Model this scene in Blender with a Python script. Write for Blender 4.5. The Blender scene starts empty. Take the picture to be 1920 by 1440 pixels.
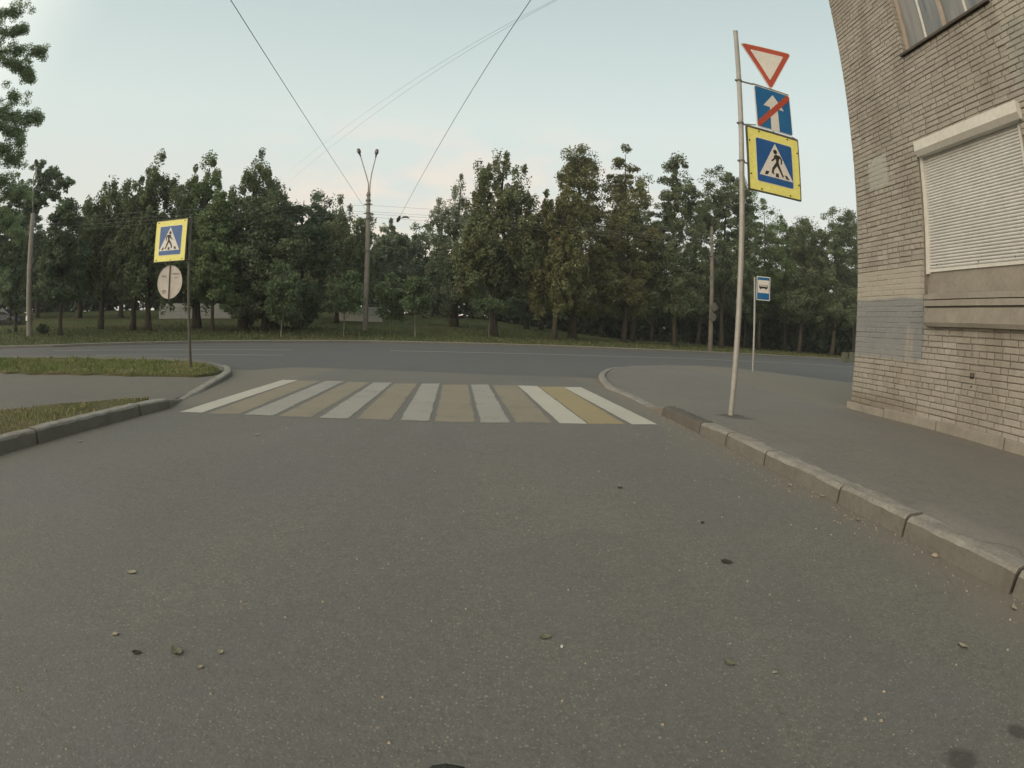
import bpy, bmesh, math, random
import numpy as np
from mathutils import Vector, Matrix, noise
from mathutils.geometry import delaunay_2d_cdt
random.seed(7); RNG = np.random.default_rng(7)
R = math.radians
scene = bpy.context.scene
COL = scene.collection

# ------------------------------------------------------------------ camera (action camera, equidistant wide lens)
CAM_H, PITCH, ROLL, FPX = 0.923, -0.10784, 0.04002, 974.1
def _rot():
    c, s = math.cos(ROLL), math.sin(ROLL); A = np.array([[c, 0, -s], [0, 1, 0], [s, 0, c]])
    c, s = math.cos(PITCH), math.sin(PITCH); B = np.array([[1, 0, 0], [0, c, -s], [0, s, c]])
    return B @ A
CR = _rot()
cd = bpy.data.cameras.new('camera'); cam = bpy.data.objects.new('camera', cd); COL.objects.link(cam)
xc, yc, zc = CR @ [1, 0, 0], CR @ [0, 0, 1], -(CR @ [0, 1, 0])
cam.matrix_world = Matrix(((xc[0], yc[0], zc[0], 0), (xc[1], yc[1], zc[1], 0), (xc[2], yc[2], zc[2], CAM_H), (0, 0, 0, 1)))
cd.type = 'PANO'; cd.clip_start = 0.02; cd.clip_end = 2000
cd.sensor_width = 36; cd.sensor_height = 27; cd.sensor_fit = 'HORIZONTAL'
cc = cd if hasattr(cd, 'fisheye_polynomial_k0') else cd.cycles
cc.panorama_type = 'FISHEYE_LENS_POLYNOMIAL'
cc.fisheye_fov = R(175)
cc.fisheye_polynomial_k0 = 0; cc.fisheye_polynomial_k1 = -1 / (FPX * 36 / 1920)
cc.fisheye_polynomial_k2 = 0; cc.fisheye_polynomial_k3 = 0; cc.fisheye_polynomial_k4 = 0
scene.camera = cam

# ------------------------------------------------------------------ world, sun, exposure
SUN_EL, SUN_AZ = 14.0, 232.0     # low, behind and to the left of the viewer (azimuth clockwise from +Y)
w = bpy.data.worlds.new('World'); scene.world = w; w.use_nodes = True
nt = w.node_tree; nt.nodes.clear(); N = nt.nodes.new; L = nt.links.new
out = N('ShaderNodeOutputWorld'); bg = N('ShaderNodeBackground'); L(bg.outputs[0], out.inputs[0])
sky = N('ShaderNodeTexSky'); sky.sky_type = 'NISHITA'; sky.sun_disc = False
sky.sun_elevation = R(SUN_EL); sky.sun_rotation = R(SUN_AZ); sky.air_density = 1.0; sky.dust_density = 2.5; sky.ozone_density = 1.0
tc = N('ShaderNodeTexCoord'); sep = N('ShaderNodeSeparateXYZ'); L(tc.outputs['Generated'], sep.inputs[0])
# thin high evening cloud that veils the blue: a second, paler layer by elevation
ramp = N('ShaderNodeValToRGB'); L(sep.outputs['Z'], ramp.inputs[0])
cr = ramp.color_ramp; cr.elements[0].position = 0.0; cr.elements[0].color = (7.3, 7.05, 6.3, 1)
cr.elements[1].position = 1.0; cr.elements[1].color = (3.6, 4.5, 4.7, 1)
for p_, c_ in ((0.16, (7.6, 7.6, 6.8, 1)), (0.38, (7.0, 7.8, 7.3, 1)), (0.62, (5.2, 6.2, 6.05, 1))):
    e = cr.elements.new(p_); e.color = c_
veil = N('ShaderNodeMixRGB'); veil.inputs[0].default_value = 0.82; L(sky.outputs[0], veil.inputs[1]); L(ramp.outputs[0], veil.inputs[2])
# small pink-lit clouds low over the trees
mp = N('ShaderNodeMapping'); mp.inputs['Scale'].default_value = (3.0, 3.0, 9.0); L(tc.outputs['Generated'], mp.inputs[0])
nz = N('ShaderNodeTexNoise'); nz.inputs['Scale'].default_value = 2.1; nz.inputs['Detail'].default_value = 6; L(mp.outputs[0], nz.inputs['Vector'])
r2 = N('ShaderNodeMapRange'); r2.inputs[1].default_value = 0.40; r2.inputs[2].default_value = 0.58; L(nz.outputs[0], r2.inputs[0])
r3 = N('ShaderNodeMapRange'); r3.inputs[1].default_value = 0.42; r3.inputs[2].default_value = 0.16; L(sep.outputs['Z'], r3.inputs[0])
ml = N('ShaderNodeMath'); ml.operation = 'MULTIPLY'; L(r2.outputs[0], ml.inputs[0]); L(r3.outputs[0], ml.inputs[1])
cdv = N('ShaderNodeVectorMath'); cdv.operation = 'DOT_PRODUCT'; L(tc.outputs['Generated'], cdv.inputs[0]); cdv.inputs[1].default_value = (math.sin(R(-7)) * math.cos(R(15)), math.cos(R(-7)) * math.cos(R(15)), math.sin(R(15)))
cr4 = N('ShaderNodeMapRange'); cr4.inputs[1].default_value = 0.90; cr4.inputs[2].default_value = 0.985; cr4.inputs[3].default_value = 0.12; L(cdv.outputs['Value'], cr4.inputs[0])
ml3 = N('ShaderNodeMath'); ml3.operation = 'MULTIPLY'; L(ml.outputs[0], ml3.inputs[0]); L(cr4.outputs[0], ml3.inputs[1]); ml = ml3
ml2 = N('ShaderNodeMath'); ml2.operation = 'MULTIPLY'; ml2.inputs[1].default_value = 0.85; L(ml.outputs[0], ml2.inputs[0])
cl = N('ShaderNodeMixRGB'); L(ml2.outputs[0], cl.inputs[0]); L(veil.outputs[0], cl.inputs[1]); cl.inputs[2].default_value = (8.6, 7.0, 5.9, 1)
# the bright warm western sky round the setting sun, behind the viewer
vd = N('ShaderNodeVectorMath'); vd.operation = 'DOT_PRODUCT'; L(tc.outputs['Generated'], vd.inputs[0])
vd.inputs[1].default_value = (math.sin(R(SUN_AZ)) * math.cos(R(30)), math.cos(R(SUN_AZ)) * math.cos(R(30)), math.sin(R(30)))
gr = N('ShaderNodeMapRange'); gr.interpolation_type = 'SMOOTHSTEP'; gr.inputs[1].default_value = 0.40; gr.inputs[2].default_value = 0.95; L(vd.outputs['Value'], gr.inputs[0])
ga = N('ShaderNodeMixRGB'); ga.blend_type = 'ADD'; L(gr.outputs[0], ga.inputs[0]); L(cl.outputs[0], ga.inputs[1]); ga.inputs[2].default_value = (13.5, 10.9, 8.6, 1)
L(ga.outputs[0], bg.inputs['Color']); bg.inputs['Strength'].default_value = 0.10
sd = bpy.data.lights.new('sun', 'SUN'); sd.energy = 0.5; sd.angle = R(12); sd.color = (1.0, 0.80, 0.62)
sun = bpy.data.objects.new('sun', sd); COL.objects.link(sun)
az, el = R(SUN_AZ), R(SUN_EL)
sdir = Vector((math.sin(az) * math.cos(el), math.cos(az) * math.cos(el), math.sin(el)))
sun.rotation_euler = sdir.to_track_quat('Z', 'Y').to_euler(); sun.location = (-20, -20, 30)
scene.view_settings.view_transform = 'Standard'; scene.view_settings.look = 'None'
scene.view_settings.exposure = 0.25; scene.view_settings.gamma = 1.0
scene.render.engine = 'CYCLES'; scene.cycles.max_bounces = 6; scene.cycles.use_denoising = True
scene.cycles.sample_clamp_indirect = 5

# ------------------------------------------------------------------ where things stand (bearings measured from this standpoint)
def ray(x, y):
    u = (x - 960) / FPX; v = (720 - y) / FPX; r = math.hypot(u, v) + 1e-9
    return CR @ np.array([math.sin(r) * u / r, math.cos(r), math.sin(r) * v / r])
def gp(x, y, z=0.0):
    d = ray(x, y); t = (z - CAM_H) / d[2]; return Vector((d[0] * t, d[1] * t, z))
def at_dist(x, y, D):
    d = ray(x, y); t = D / math.hypot(d[0], d[1]); return Vector((d[0] * t, d[1] * t, CAM_H + d[2] * t))
def at_Y(x, y, Y):
    d = ray(x, y); t = Y / d[1]; return Vector((d[0] * t, Y, CAM_H + d[2] * t))
def at_X(x, y, X):
    d = ray(x, y); t = X / d[0]; return Vector((X, d[1] * t, CAM_H + d[2] * t))

# ------------------------------------------------------------------ object helpers
def tag(o, label=None, cat=None, group=None, kind=None):
    if label: o['label'] = label
    if cat: o['category'] = cat
    if group: o['group'] = group
    if kind: o['kind'] = kind
    return o
def empty(name, loc=(0, 0, 0), rz=0.0):
    o = bpy.data.objects.new(name, None); COL.objects.link(o); o.location = loc; o.rotation_euler = (0, 0, rz)
    o.empty_display_size = 0.1; return o
def link_mesh(name, me, mat, parent=None, smooth=False):
    o = bpy.data.objects.new(name, me); COL.objects.link(o)
    for m in (mat if isinstance(mat, (list, tuple)) else [mat]): me.materials.append(m)
    if parent is not None: o.parent = parent
    if smooth: me.polygons.foreach_set('use_smooth', [True] * len(me.polygons))
    return o
class MB:
    def __init__(s): s.v = []; s.f = []
    def add(s, vs, fs):
        b = len(s.v); s.v += [tuple(v) for v in vs]; s.f += [tuple(i + b for i in f) for f in fs]; return s
    def box(s, x0, x1, y0, y1, z0, z1, bev=0.0):
        if bev > 0:
            bm = bmesh.new(); bmesh.ops.create_cube(bm, size=1)
            for v in bm.verts: v.co = ((x0 + x1) / 2 + v.co.x * (x1 - x0), (y0 + y1) / 2 + v.co.y * (y1 - y0), (z0 + z1) / 2 + v.co.z * (z1 - z0))
            bmesh.ops.bevel(bm, geom=list(bm.edges), offset=bev, segments=2, affect='EDGES', profile=0.6)
            bm.verts.index_update(); s.add([v.co[:] for v in bm.verts], [[v.index for v in f.verts] for f in bm.faces]); bm.free(); return s
        return s.add([(x, y, z) for x in (x0, x1) for y in (y0, y1) for z in (z0, z1)],
                     [(0, 1, 3, 2), (4, 6, 7, 5), (0, 4, 5, 1), (2, 3, 7, 6), (0, 2, 6, 4), (1, 5, 7, 3)])
    def tube(s, pts, rad, n=12, caps=True):
        pts = [Vector(p) for p in pts]; rads = rad if isinstance(rad, (list, tuple)) else [rad] * len(pts)
        b = len(s.v); up = None
        for i, p in enumerate(pts):
            t = (pts[min(i + 1, len(pts) - 1)] - pts[max(i - 1, 0)]).normalized()
            if up is None: up = t.orthogonal().normalized()
            up = (up - t * up.dot(t)).normalized(); sd_ = t.cross(up)
            for k in range(n):
                a = 2 * math.pi * k / n; q = p + (up * math.cos(a) + sd_ * math.sin(a)) * rads[i]; s.v.append(tuple(q))
        for i in range(len(pts) - 1):
            for k in range(n):
                a, c = b + i * n + k, b + i * n + (k + 1) % n; s.f.append((a, c, c + n, a + n))
        if caps:
            s.f.append(tuple(b + k for k in reversed(range(n)))); e = b + (len(pts) - 1) * n; s.f.append(tuple(e + k for k in range(n)))
        return s
    def prism(s, poly, y0, y1):          # polygon in local x,z extruded in y
        n = len(poly); A = [(p[0], y0, p[1]) for p in poly]; B = [(p[0], y1, p[1]) for p in poly]
        fs = [tuple(range(n)), tuple(range(2 * n - 1, n - 1, -1))] + [(i, i + n, (i + 1) % n + n, (i + 1) % n) for i in range(n)]
        return s.add(A + B, fs)
    def build(s, name, mat, parent=None, smooth=False):
        me = bpy.data.meshes.new(name); me.from_pydata(s.v, [], s.f); me.validate(); me.update()
        bm = bmesh.new(); bm.from_mesh(me); bmesh.ops.recalc_face_normals(bm, faces=bm.faces); bm.to_mesh(me); bm.free()
        o = link_mesh(name, me, mat, parent)
        if smooth:
            for p in me.polygons: p.use_smooth = len(p.vertices) == 4
        return o
def set_attr(me, name, vals):
    a = me.attributes.new(name, 'FLOAT', 'FACE'); a.data.foreach_set('value', np.asarray(vals, dtype=np.float32))

# ------------------------------------------------------------------ materials
class NM:
    def __init__(s, name, rough=0.8, spec=0.3, metal=0.0):
        s.m = bpy.data.materials.new(name); s.m.use_nodes = True; s.t = s.m.node_tree; s.b = s.t.nodes['Principled BSDF']
        s.b.inputs['Roughness'].default_value = rough; s.b.inputs['Metallic'].default_value = metal
        s.b.inputs['Specular IOR Level'].default_value = spec
        s.co = s.t.nodes.new('ShaderNodeTexCoord').outputs['Object']
    def n(s, k, **kw):
        nd = s.t.nodes.new(k)
        for a, b in kw.items(): setattr(nd, a, b)
        return nd
    def l(s, a, b): s.t.links.new(a, b)
    def val(s, sock, v):
        if hasattr(v, 'node'): s.l(v, sock)
        else: sock.default_value = v
    def noise(s, scale, detail=4, vec=None, rough=0.55, dim='3D'):
        nd = s.n('ShaderNodeTexNoise'); nd.inputs['Scale'].default_value = scale; nd.inputs['Detail'].default_value = detail
        nd.inputs['Roughness'].default_value = rough; s.l(vec if vec is not None else s.co, nd.inputs['Vector']); return nd.outputs[0]
    def voro(s, scale, out='Distance', vec=None, feature='F1'):
        nd = s.n('ShaderNodeTexVoronoi'); nd.feature = feature; nd.inputs['Scale'].default_value = scale
        s.l(vec if vec is not None else s.co, nd.inputs['Vector']); return nd.outputs[out]
    def rng(s, v, a, b, c=0.0, d=1.0):
        nd = s.n('ShaderNodeMapRange'); s.l(v, nd.inputs[0])
        for i, x in zip((1, 2, 3, 4), (a, b, c, d)): nd.inputs[i].default_value = x
        return nd.outputs[0]
    def mix(s, f, a, b, mode='MIX'):
        nd = s.n('ShaderNodeMixRGB', blend_type=mode); s.val(nd.inputs[0], f)
        for i, x in ((1, a), (2, b)):
            if hasattr(x, 'node'): s.l(x, nd.inputs[i])
            else: nd.inputs[i].default_value = (*x, 1) if len(x) == 3 else x
        return nd.outputs[0]
    def math(s, op, a, b=None):
        nd = s.n('ShaderNodeMath', operation=op); s.val(nd.inputs[0], a)
        if b is not None: s.val(nd.inputs[1], b)
        return nd.outputs[0]
    def stretch(s, x, y, z):
        nd = s.n('ShaderNodeMapping'); nd.inputs['Scale'].default_value = (x, y, z); s.l(s.co, nd.inputs[0]); return nd.outputs[0]
    def band(s, v, a, b, soft):      # 1 inside a..b
        return s.math('MULTIPLY', s.rng(v, a - soft, a + soft), s.rng(v, b + soft, b - soft))
    def color(s, c): s.val(s.b.inputs['Base Color'], c if hasattr(c, 'node') else (*c, 1)); return s
    def bump(s, h, strength=0.3, dist=0.01):
        nd = s.n('ShaderNodeBump'); nd.inputs['Strength'].default_value = strength; nd.inputs['Distance'].default_value = dist
        s.l(h, nd.inputs['Height']); s.l(nd.outputs[0], s.b.inputs['Normal']); return s
    def attr(s, name):
        nd = s.n('ShaderNodeAttribute'); nd.attribute_name = name; return nd.outputs['Fac']
def dirty(name, c1, c2, rough=0.7, spec=0.3, metal=0.0, scale=6, lo=0.35, hi=0.7, bump=0.15):
    m = NM(name, rough, spec, metal); n1 = m.noise(scale, 6); n2 = m.noise(scale * 7, 4)
    c = m.mix(m.rng(n1, lo, hi), c1, c2); c = m.mix(m.rng(n2, 0.3, 0.75, 0, 0.35), c, tuple(x * 0.6 for x in c1))
    m.color(c)
    if bump: m.bump(n2, bump, 0.004)
    return m.m
def asphalt(name, base, warm, spots, patch=0.22, big=0.55, stains=(), gutters=()):
    m = NM(name, 0.82, 0.35)
    sep_ = m.n('ShaderNodeSeparateXYZ'); m.l(m.co, sep_.inputs[0])
    n1 = m.noise(big, 5); n2 = m.noise(3.1, 6); n3 = m.noise(60, 3)
    c = m.mix(m.rng(n1, 0.35, 0.65), base, warm)
    c = m.mix(m.rng(n2, 0.35, 0.7, 0, patch), c, tuple(x * 0.72 for x in base))
    c = m.mix(m.rng(n3, 0.3, 0.7, 0.0, 0.55), c, tuple(x * 0.5 for x in base)); n4 = m.noise(17, 5, rough=0.7); c = m.mix(m.rng(n4, 0.4, 0.66, 0, 0.3), c, tuple(x * k for x, k in zip(base, (1.35, 1.33, 1.30))))
    nb = m.noise(0.9, 3); c = m.mix(m.rng(nb, 0.5, 0.68, 0, 0.35), c, tuple(x * k for x, k in zip(base, (0.94, 0.93, 1.08))))
    # exposed aggregate: stones of mixed sizes, only some of them pale
    for sc, th, amt in ((95, 0.58, 0.75), (60, 0.90, 0.75), (170, 0.45, 0.6)):
        d = m.voro(sc); cl_ = m.voro(sc, 'Color'); sp = m.n('ShaderNodeSeparateColor'); m.l(cl_, sp.inputs[0])
        sel = m.math('MULTIPLY', m.rng(sp.outputs[0], th, th + 0.08), m.rng(d, 0.36, 0.22))
        tint = m.mix(sp.outputs[1], spots, tuple(spots[i] * (1.15, 0.95, 0.75)[i] for i in range(3)))
        c = m.mix(m.math('MULTIPLY', m.math('MULTIPLY', sel, amt), m.rng(sp.outputs[2], 0, 1, 0.25, 1)), c, tint)
    # broad repairs and traffic-polished lanes
    pv = m.voro(0.33, 'Color', feature='F1'); ps_ = m.n('ShaderNodeSeparateColor'); m.l(pv, ps_.inputs[0])
    c = m.mix(m.rng(ps_.outputs[0], 0.5, 0.62, 0, 0.16), c, tuple(x * 0.72 for x in base))
    tr_ = m.noise(1.0, 3, m.stretch(1.5, 0.12, 1)); c = m.mix(m.rng(tr_, 0.45, 0.7, 0, 0.30), c, tuple(x * k for x, k in zip(base, (0.80, 0.82, 0.90))))
    # a few hairline cracks
    wv = m.n('ShaderNodeVectorMath'); wv.operation = 'ADD'; nv_ = m.n('ShaderNodeTexNoise'); nv_.inputs['Scale'].default_value = 1.7; m.l(m.co, nv_.inputs['Vector'])
    m.l(m.co, wv.inputs[0]); m.l(nv_.outputs['Color'], wv.inputs[1])
    ck = m.voro(0.42, 'Distance', wv.outputs[0], 'DISTANCE_TO_EDGE'); ckm = m.math('MULTIPLY', m.rng(ck, 0.006, 0.0015), m.rng(m.noise(0.5, 2), 0.52, 0.6))
    c = m.mix(m.math('MULTIPLY', ckm, 0.35), c, (0.035, 0.033, 0.028))
    for (ca_, sa_, d_, wd_, sg) in gutters:      # sand washed into the gutter
        dd = m.math('SUBTRACT', m.math('ADD', m.math('MULTIPLY', sep_.outputs[0], ca_), m.math('MULTIPLY', sep_.outputs[1], sa_)), d_)
        dd = m.math('ADD', m.math('MULTIPLY', dd, sg), m.math('MULTIPLY', m.math('SUBTRACT', m.noise(2.2, 5), 0.5), wd_ * 1.6))
        c = m.mix(m.rng(dd, wd_, 0.0, 0, 0.62), c, m.mix(n3, (0.158, 0.138, 0.105), (0.18, 0.16, 0.125)))
    for (sx, sy, rr) in stains:
        dx = m.math('SUBTRACT', sep_.outputs[0], sx); dy = m.math('SUBTRACT', sep_.outputs[1], sy)
        dd = m.math('SQRT', m.math('ADD', m.math('MULTIPLY', dx, dx), m.math('MULTIPLY', dy, dy)))
        dd = m.math('ADD', dd, m.math('MULTIPLY', m.math('SUBTRACT', m.noise(9, 4), 0.5), rr * 0.9))
        c = m.mix(m.rng(dd, rr, rr * 0.55, 0, 0.6), c, (0.03, 0.03, 0.024))
    m.color(c)
    h = m.math('ADD', m.math('MULTIPLY', m.voro(120), 0.6), m.math('MULTIPLY', n3, 0.5))
    m.bump(h, 0.32, 0.005)
    return m.m

M = {}
st1 = gp(1800, 1425); st2 = gp(1908, 1372); st3 = gp(1388, 779, 0.09)
M['side_asphalt'] = asphalt('side_asphalt', (0.132, 0.132, 0.117), (0.154, 0.149, 0.127), (0.27, 0.26, 0.23), stains=((st1.x, st1.y, 0.062), (st2.x, st2.y, 0.04)), gutters=((math.cos(0.0734), math.sin(0.0734), 2.173, 0.42, -1), (1, 0, -3.68, 0.30, 1)))
M['main_asphalt'] = asphalt('main_asphalt', (0.098, 0.102, 0.100), (0.116, 0.115, 0.106), (0.22, 0.22, 0.20), patch=0.35, big=0.12)
M['pave_asphalt'] = asphalt('pave_asphalt', (0.170, 0.162, 0.141), (0.146, 0.142, 0.126), (0.26, 0.24, 0.20), patch=0.4, big=0.7, stains=((st3.x, st3.y, 0.22),), gutters=((1, 0, 5.25, 0.5, -1),))
M['path_asphalt'] = asphalt('path_asphalt', (0.14, 0.132, 0.112), (0.12, 0.115, 0.10), (0.28, 0.26, 0.22), patch=0.4, big=0.4)
def kerb_mat(name, base, edge):
    m = NM(name, 0.88, 0.25); n1 = m.noise(7, 6); n2 = m.noise(45, 5); n3 = m.noise(2.2, 3)
    c = m.mix(m.rng(n1, 0.35, 0.68), base, edge); c = m.mix(m.rng(n2, 0.42, 0.72, 0, 0.45), c, tuple(x * 0.5 for x in base))
    s_ = m.noise(5, 4, m.stretch(1, 1, 0.25)); c = m.mix(m.rng(s_, 0.55, 0.75, 0, 0.55), c, (0.12, 0.095, 0.07))
    c = m.mix(m.rng(n3, 0.60, 0.72, 0, 0.5), c, (0.15, 0.10, 0.075))
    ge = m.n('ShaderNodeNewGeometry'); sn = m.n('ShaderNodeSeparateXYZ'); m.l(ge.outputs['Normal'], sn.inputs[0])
    c = m.mix(m.math('MULTIPLY', m.rng(sn.outputs[2], 0.6, 0.3), m.rng(n1, 0.3, 0.6, 0.45, 0.85)), c, (0.122, 0.114, 0.094))   # upright faces mixed darker, unevenly by noise
    m.color(c).bump(m.math('ADD', n2, m.math('MULTIPLY', n1, 0.8)), 0.6, 0.009); return m.m
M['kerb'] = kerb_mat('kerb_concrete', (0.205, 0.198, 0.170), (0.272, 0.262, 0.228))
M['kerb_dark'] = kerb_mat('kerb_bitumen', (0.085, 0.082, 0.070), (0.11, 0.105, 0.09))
def paint(name, c, wear, edge=True):
    m = NM(name, 0.75, 0.3); n1 = m.noise(2.6, 6, rough=0.65); n2 = m.noise(28, 5, rough=0.7)
    a = m.math('ADD', m.math('MULTIPLY', n1, 0.45), m.math('MULTIPLY', n2, 0.55))
    a = m.math('ADD', a, m.math('MULTIPLY', m.attr('edge'), 0.13)) if edge else a
    col = m.mix(m.rng(m.noise(1.3, 3), 0.3, 0.7, 0, 0.4), c, tuple(x * 0.78 for x in c))
    col = m.mix(m.rng(a, wear, wear + 0.12), col, (0.138, 0.134, 0.117))
    col = m.mix(m.rng(m.noise(90, 2), 0.55, 0.75, 0, 0.4), col, (0.145, 0.14, 0.12))
    m.color(col).bump(n2, 0.3, 0.004); return m.m
M['white_paint'] = paint('road_paint_white', (0.285, 0.277, 0.245), 0.54)
M['white_fresh'] = paint('road_paint_white_fresh', (0.42, 0.405, 0.345), 0.64)
M['yellow_paint'] = paint('road_paint_yellow', (0.225, 0.198, 0.145), 0.53)
M['yellow_fresh'] = paint('road_paint_yellow_fresh', (0.285, 0.235, 0.128), 0.58)
M['lane_paint'] = paint('lane_paint', (0.42, 0.41, 0.38), 0.55, False)
def lawn_mat(name, g1, g2, dry, dscale=0.5):
    m = NM(name, 0.95, 0.1); n1 = m.noise(dscale, 5); n2 = m.noise(6, 5); n3 = m.noise(38, 4)
    c = m.mix(m.rng(n2, 0.35, 0.65), g1, g2); c = m.mix(m.rng(n1, 0.42, 0.66, 0, 0.8), c, dry); c = m.mix(m.rng(n3, 0.35, 0.7, 0, 0.5), c, tuple(x * 0.4 for x in g1))
    m.color(c).bump(m.math('ADD', n3, n2), 0.8, 0.04); return m.m
M['lawn'] = lawn_mat('lawn_turf', (0.055, 0.078, 0.027), (0.075, 0.095, 0.034), (0.12, 0.11, 0.055), 0.25)
M['verge'] = lawn_mat('verge_turf', (0.085, 0.09, 0.035), (0.10, 0.10, 0.045), (0.17, 0.14, 0.085), 1.2)
def blade_mat(name, c1, c2, dry):
    m = NM(name, 0.7, 0.2); a = m.attr('tone'); b = m.attr('dry')
    m.color(m.mix(b, m.mix(a, c1, c2), dry)); return m.m
M['blade'] = blade_mat('grass_blade', (0.095, 0.145, 0.033), (0.19, 0.235, 0.065), (0.34, 0.29, 0.16))
M['blade_far'] = blade_mat('grass_blade_far', (0.05, 0.075, 0.022), (0.085, 0.105, 0.035), (0.16, 0.14, 0.075))
def leaf_mat():
    m = NM('leaves', 0.6, 0.25); a = m.attr('tone'); g = m.attr('dry')
    oi = m.n('ShaderNodeObjectInfo').outputs['Color']
    c = m.mix(a, (0.060, 0.088, 0.038), (0.205, 0.240, 0.132)); c = m.mix(1.0, c, oi, 'MULTIPLY')
    c = m.mix(g, c, (0.16, 0.105, 0.04)); m.color(c)
    tr = m.n('ShaderNodeBsdfTranslucent'); m.l(c, tr.inputs[0]); mx = m.n('ShaderNodeMixShader'); mx.inputs[0].default_value = 0.30
    o = m.t.nodes['Material Output']; m.l(m.b.outputs[0], mx.inputs[1]); m.l(tr.outputs[0], mx.inputs[2]); m.l(mx.outputs[0], o.inputs[0]); return m.m
M['leaf'] = leaf_mat()
def bark(name, c1, c2):
    m = NM(name, 0.95, 0.1); n1 = m.noise(8, 6, m.stretch(1, 1, 0.18)); n2 = m.noise(1.2, 3)
    c = m.mix(m.rng(n1, 0.35, 0.65), c1, c2); c = m.mix(m.rng(n2, 0.5, 0.7, 0, 0.4), c, (0.05, 0.06, 0.03)); m.color(c).bump(n1, 0.8, 0.05); return m.m
M['bark'] = bark('bark', (0.045, 0.038, 0.028), (0.085, 0.073, 0.055))
M['bark_pale'] = bark('bark_pale', (0.16, 0.15, 0.125), (0.26, 0.245, 0.21))
M['concrete_pole'] = dirty('pole_concrete', (0.20, 0.18, 0.15), (0.27, 0.25, 0.21), 0.9, 0.2, scale=4, bump=0.5)
M['old_pole'] = dirty('old_pole_concrete', (0.12, 0.105, 0.085), (0.17, 0.155, 0.13), 0.9, 0.2, scale=4, bump=0.5)
M['fence_concrete'] = dirty('fence_concrete', (0.50, 0.49, 0.44), (0.58, 0.57, 0.52), 0.9, 0.2, scale=1.5, bump=0.4)
M['galv'] = dirty('galvanised_steel', (0.30, 0.295, 0.265), (0.38, 0.37, 0.335), 0.55, 0.4, 0.25, scale=5, bump=0.1)
M['dark_galv'] = dirty('weathered_steel', (0.085, 0.082, 0.066), (0.14, 0.13, 0.105), 0.7, 0.3, 0.2, scale=6, bump=0.2)
M['clamp'] = dirty('clamp_steel', (0.12, 0.115, 0.10), (0.17, 0.16, 0.14), 0.6, 0.4, 0.3)
M['sign_back'] = dirty('sign_back_metal', (0.40, 0.37, 0.33), (0.50, 0.47, 0.42), 0.6, 0.4, 0.1, scale=5, bump=0.05)
M['s_yellow'] = dirty('sign_yellow', (0.80, 0.76, 0.20), (0.84, 0.81, 0.25), 0.45, 0.4, scale=3, bump=0.0)
M['s_blue'] = dirty('sign_blue', (0.015, 0.090, 0.27), (0.025, 0.115, 0.32), 0.4, 0.4, scale=3, bump=0.0)
M['s_blue2'] = dirty('sign_blue_light', (0.012, 0.12, 0.30), (0.02, 0.15, 0.34), 0.4, 0.4, scale=3, bump=0.0)
M['s_white'] = dirty('sign_white', (0.67, 0.645, 0.58), (0.72, 0.70, 0.64), 0.45, 0.4, scale=3, bump=0.0)
M['s_red'] = dirty('sign_red', (0.40, 0.065, 0.035), (0.46, 0.09, 0.05), 0.45, 0.4, scale=3, bump=0.0)
M['s_black'] = dirty('sign_black', (0.028, 0.024, 0.020), (0.045, 0.038, 0.03), 0.5, 0.3, scale=3, bump=0.0)
M['rust'] = dirty('rivet_rust', (0.10, 0.07, 0.04), (0.16, 0.10, 0.05), 0.8, 0.2)
M['wire'] = dirty('wire_steel', (0.20, 0.21, 0.20), (0.26, 0.26, 0.25), 0.6, 0.3)
M['insul'] = dirty('insulator', (0.06, 0.05, 0.045), (0.09, 0.07, 0.06), 0.4, 0.4)
M['lamp_metal'] = dirty('lamp_housing', (0.07, 0.045, 0.035), (0.11, 0.075, 0.06), 0.6, 0.3)
M['lamp_glass'] = dirty('lamp_glass', (0.20, 0.19, 0.17), (0.28, 0.27, 0.25), 0.3, 0.5, bump=0)
M['tyre'] = dirty('tyre_rubber', (0.025, 0.025, 0.023), (0.05, 0.05, 0.045), 0.85, 0.2, scale=30)
M['alu'] = dirty('aluminium', (0.3, 0.3, 0.29), (0.4, 0.4, 0.38), 0.35, 0.5, 0.8)

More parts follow.
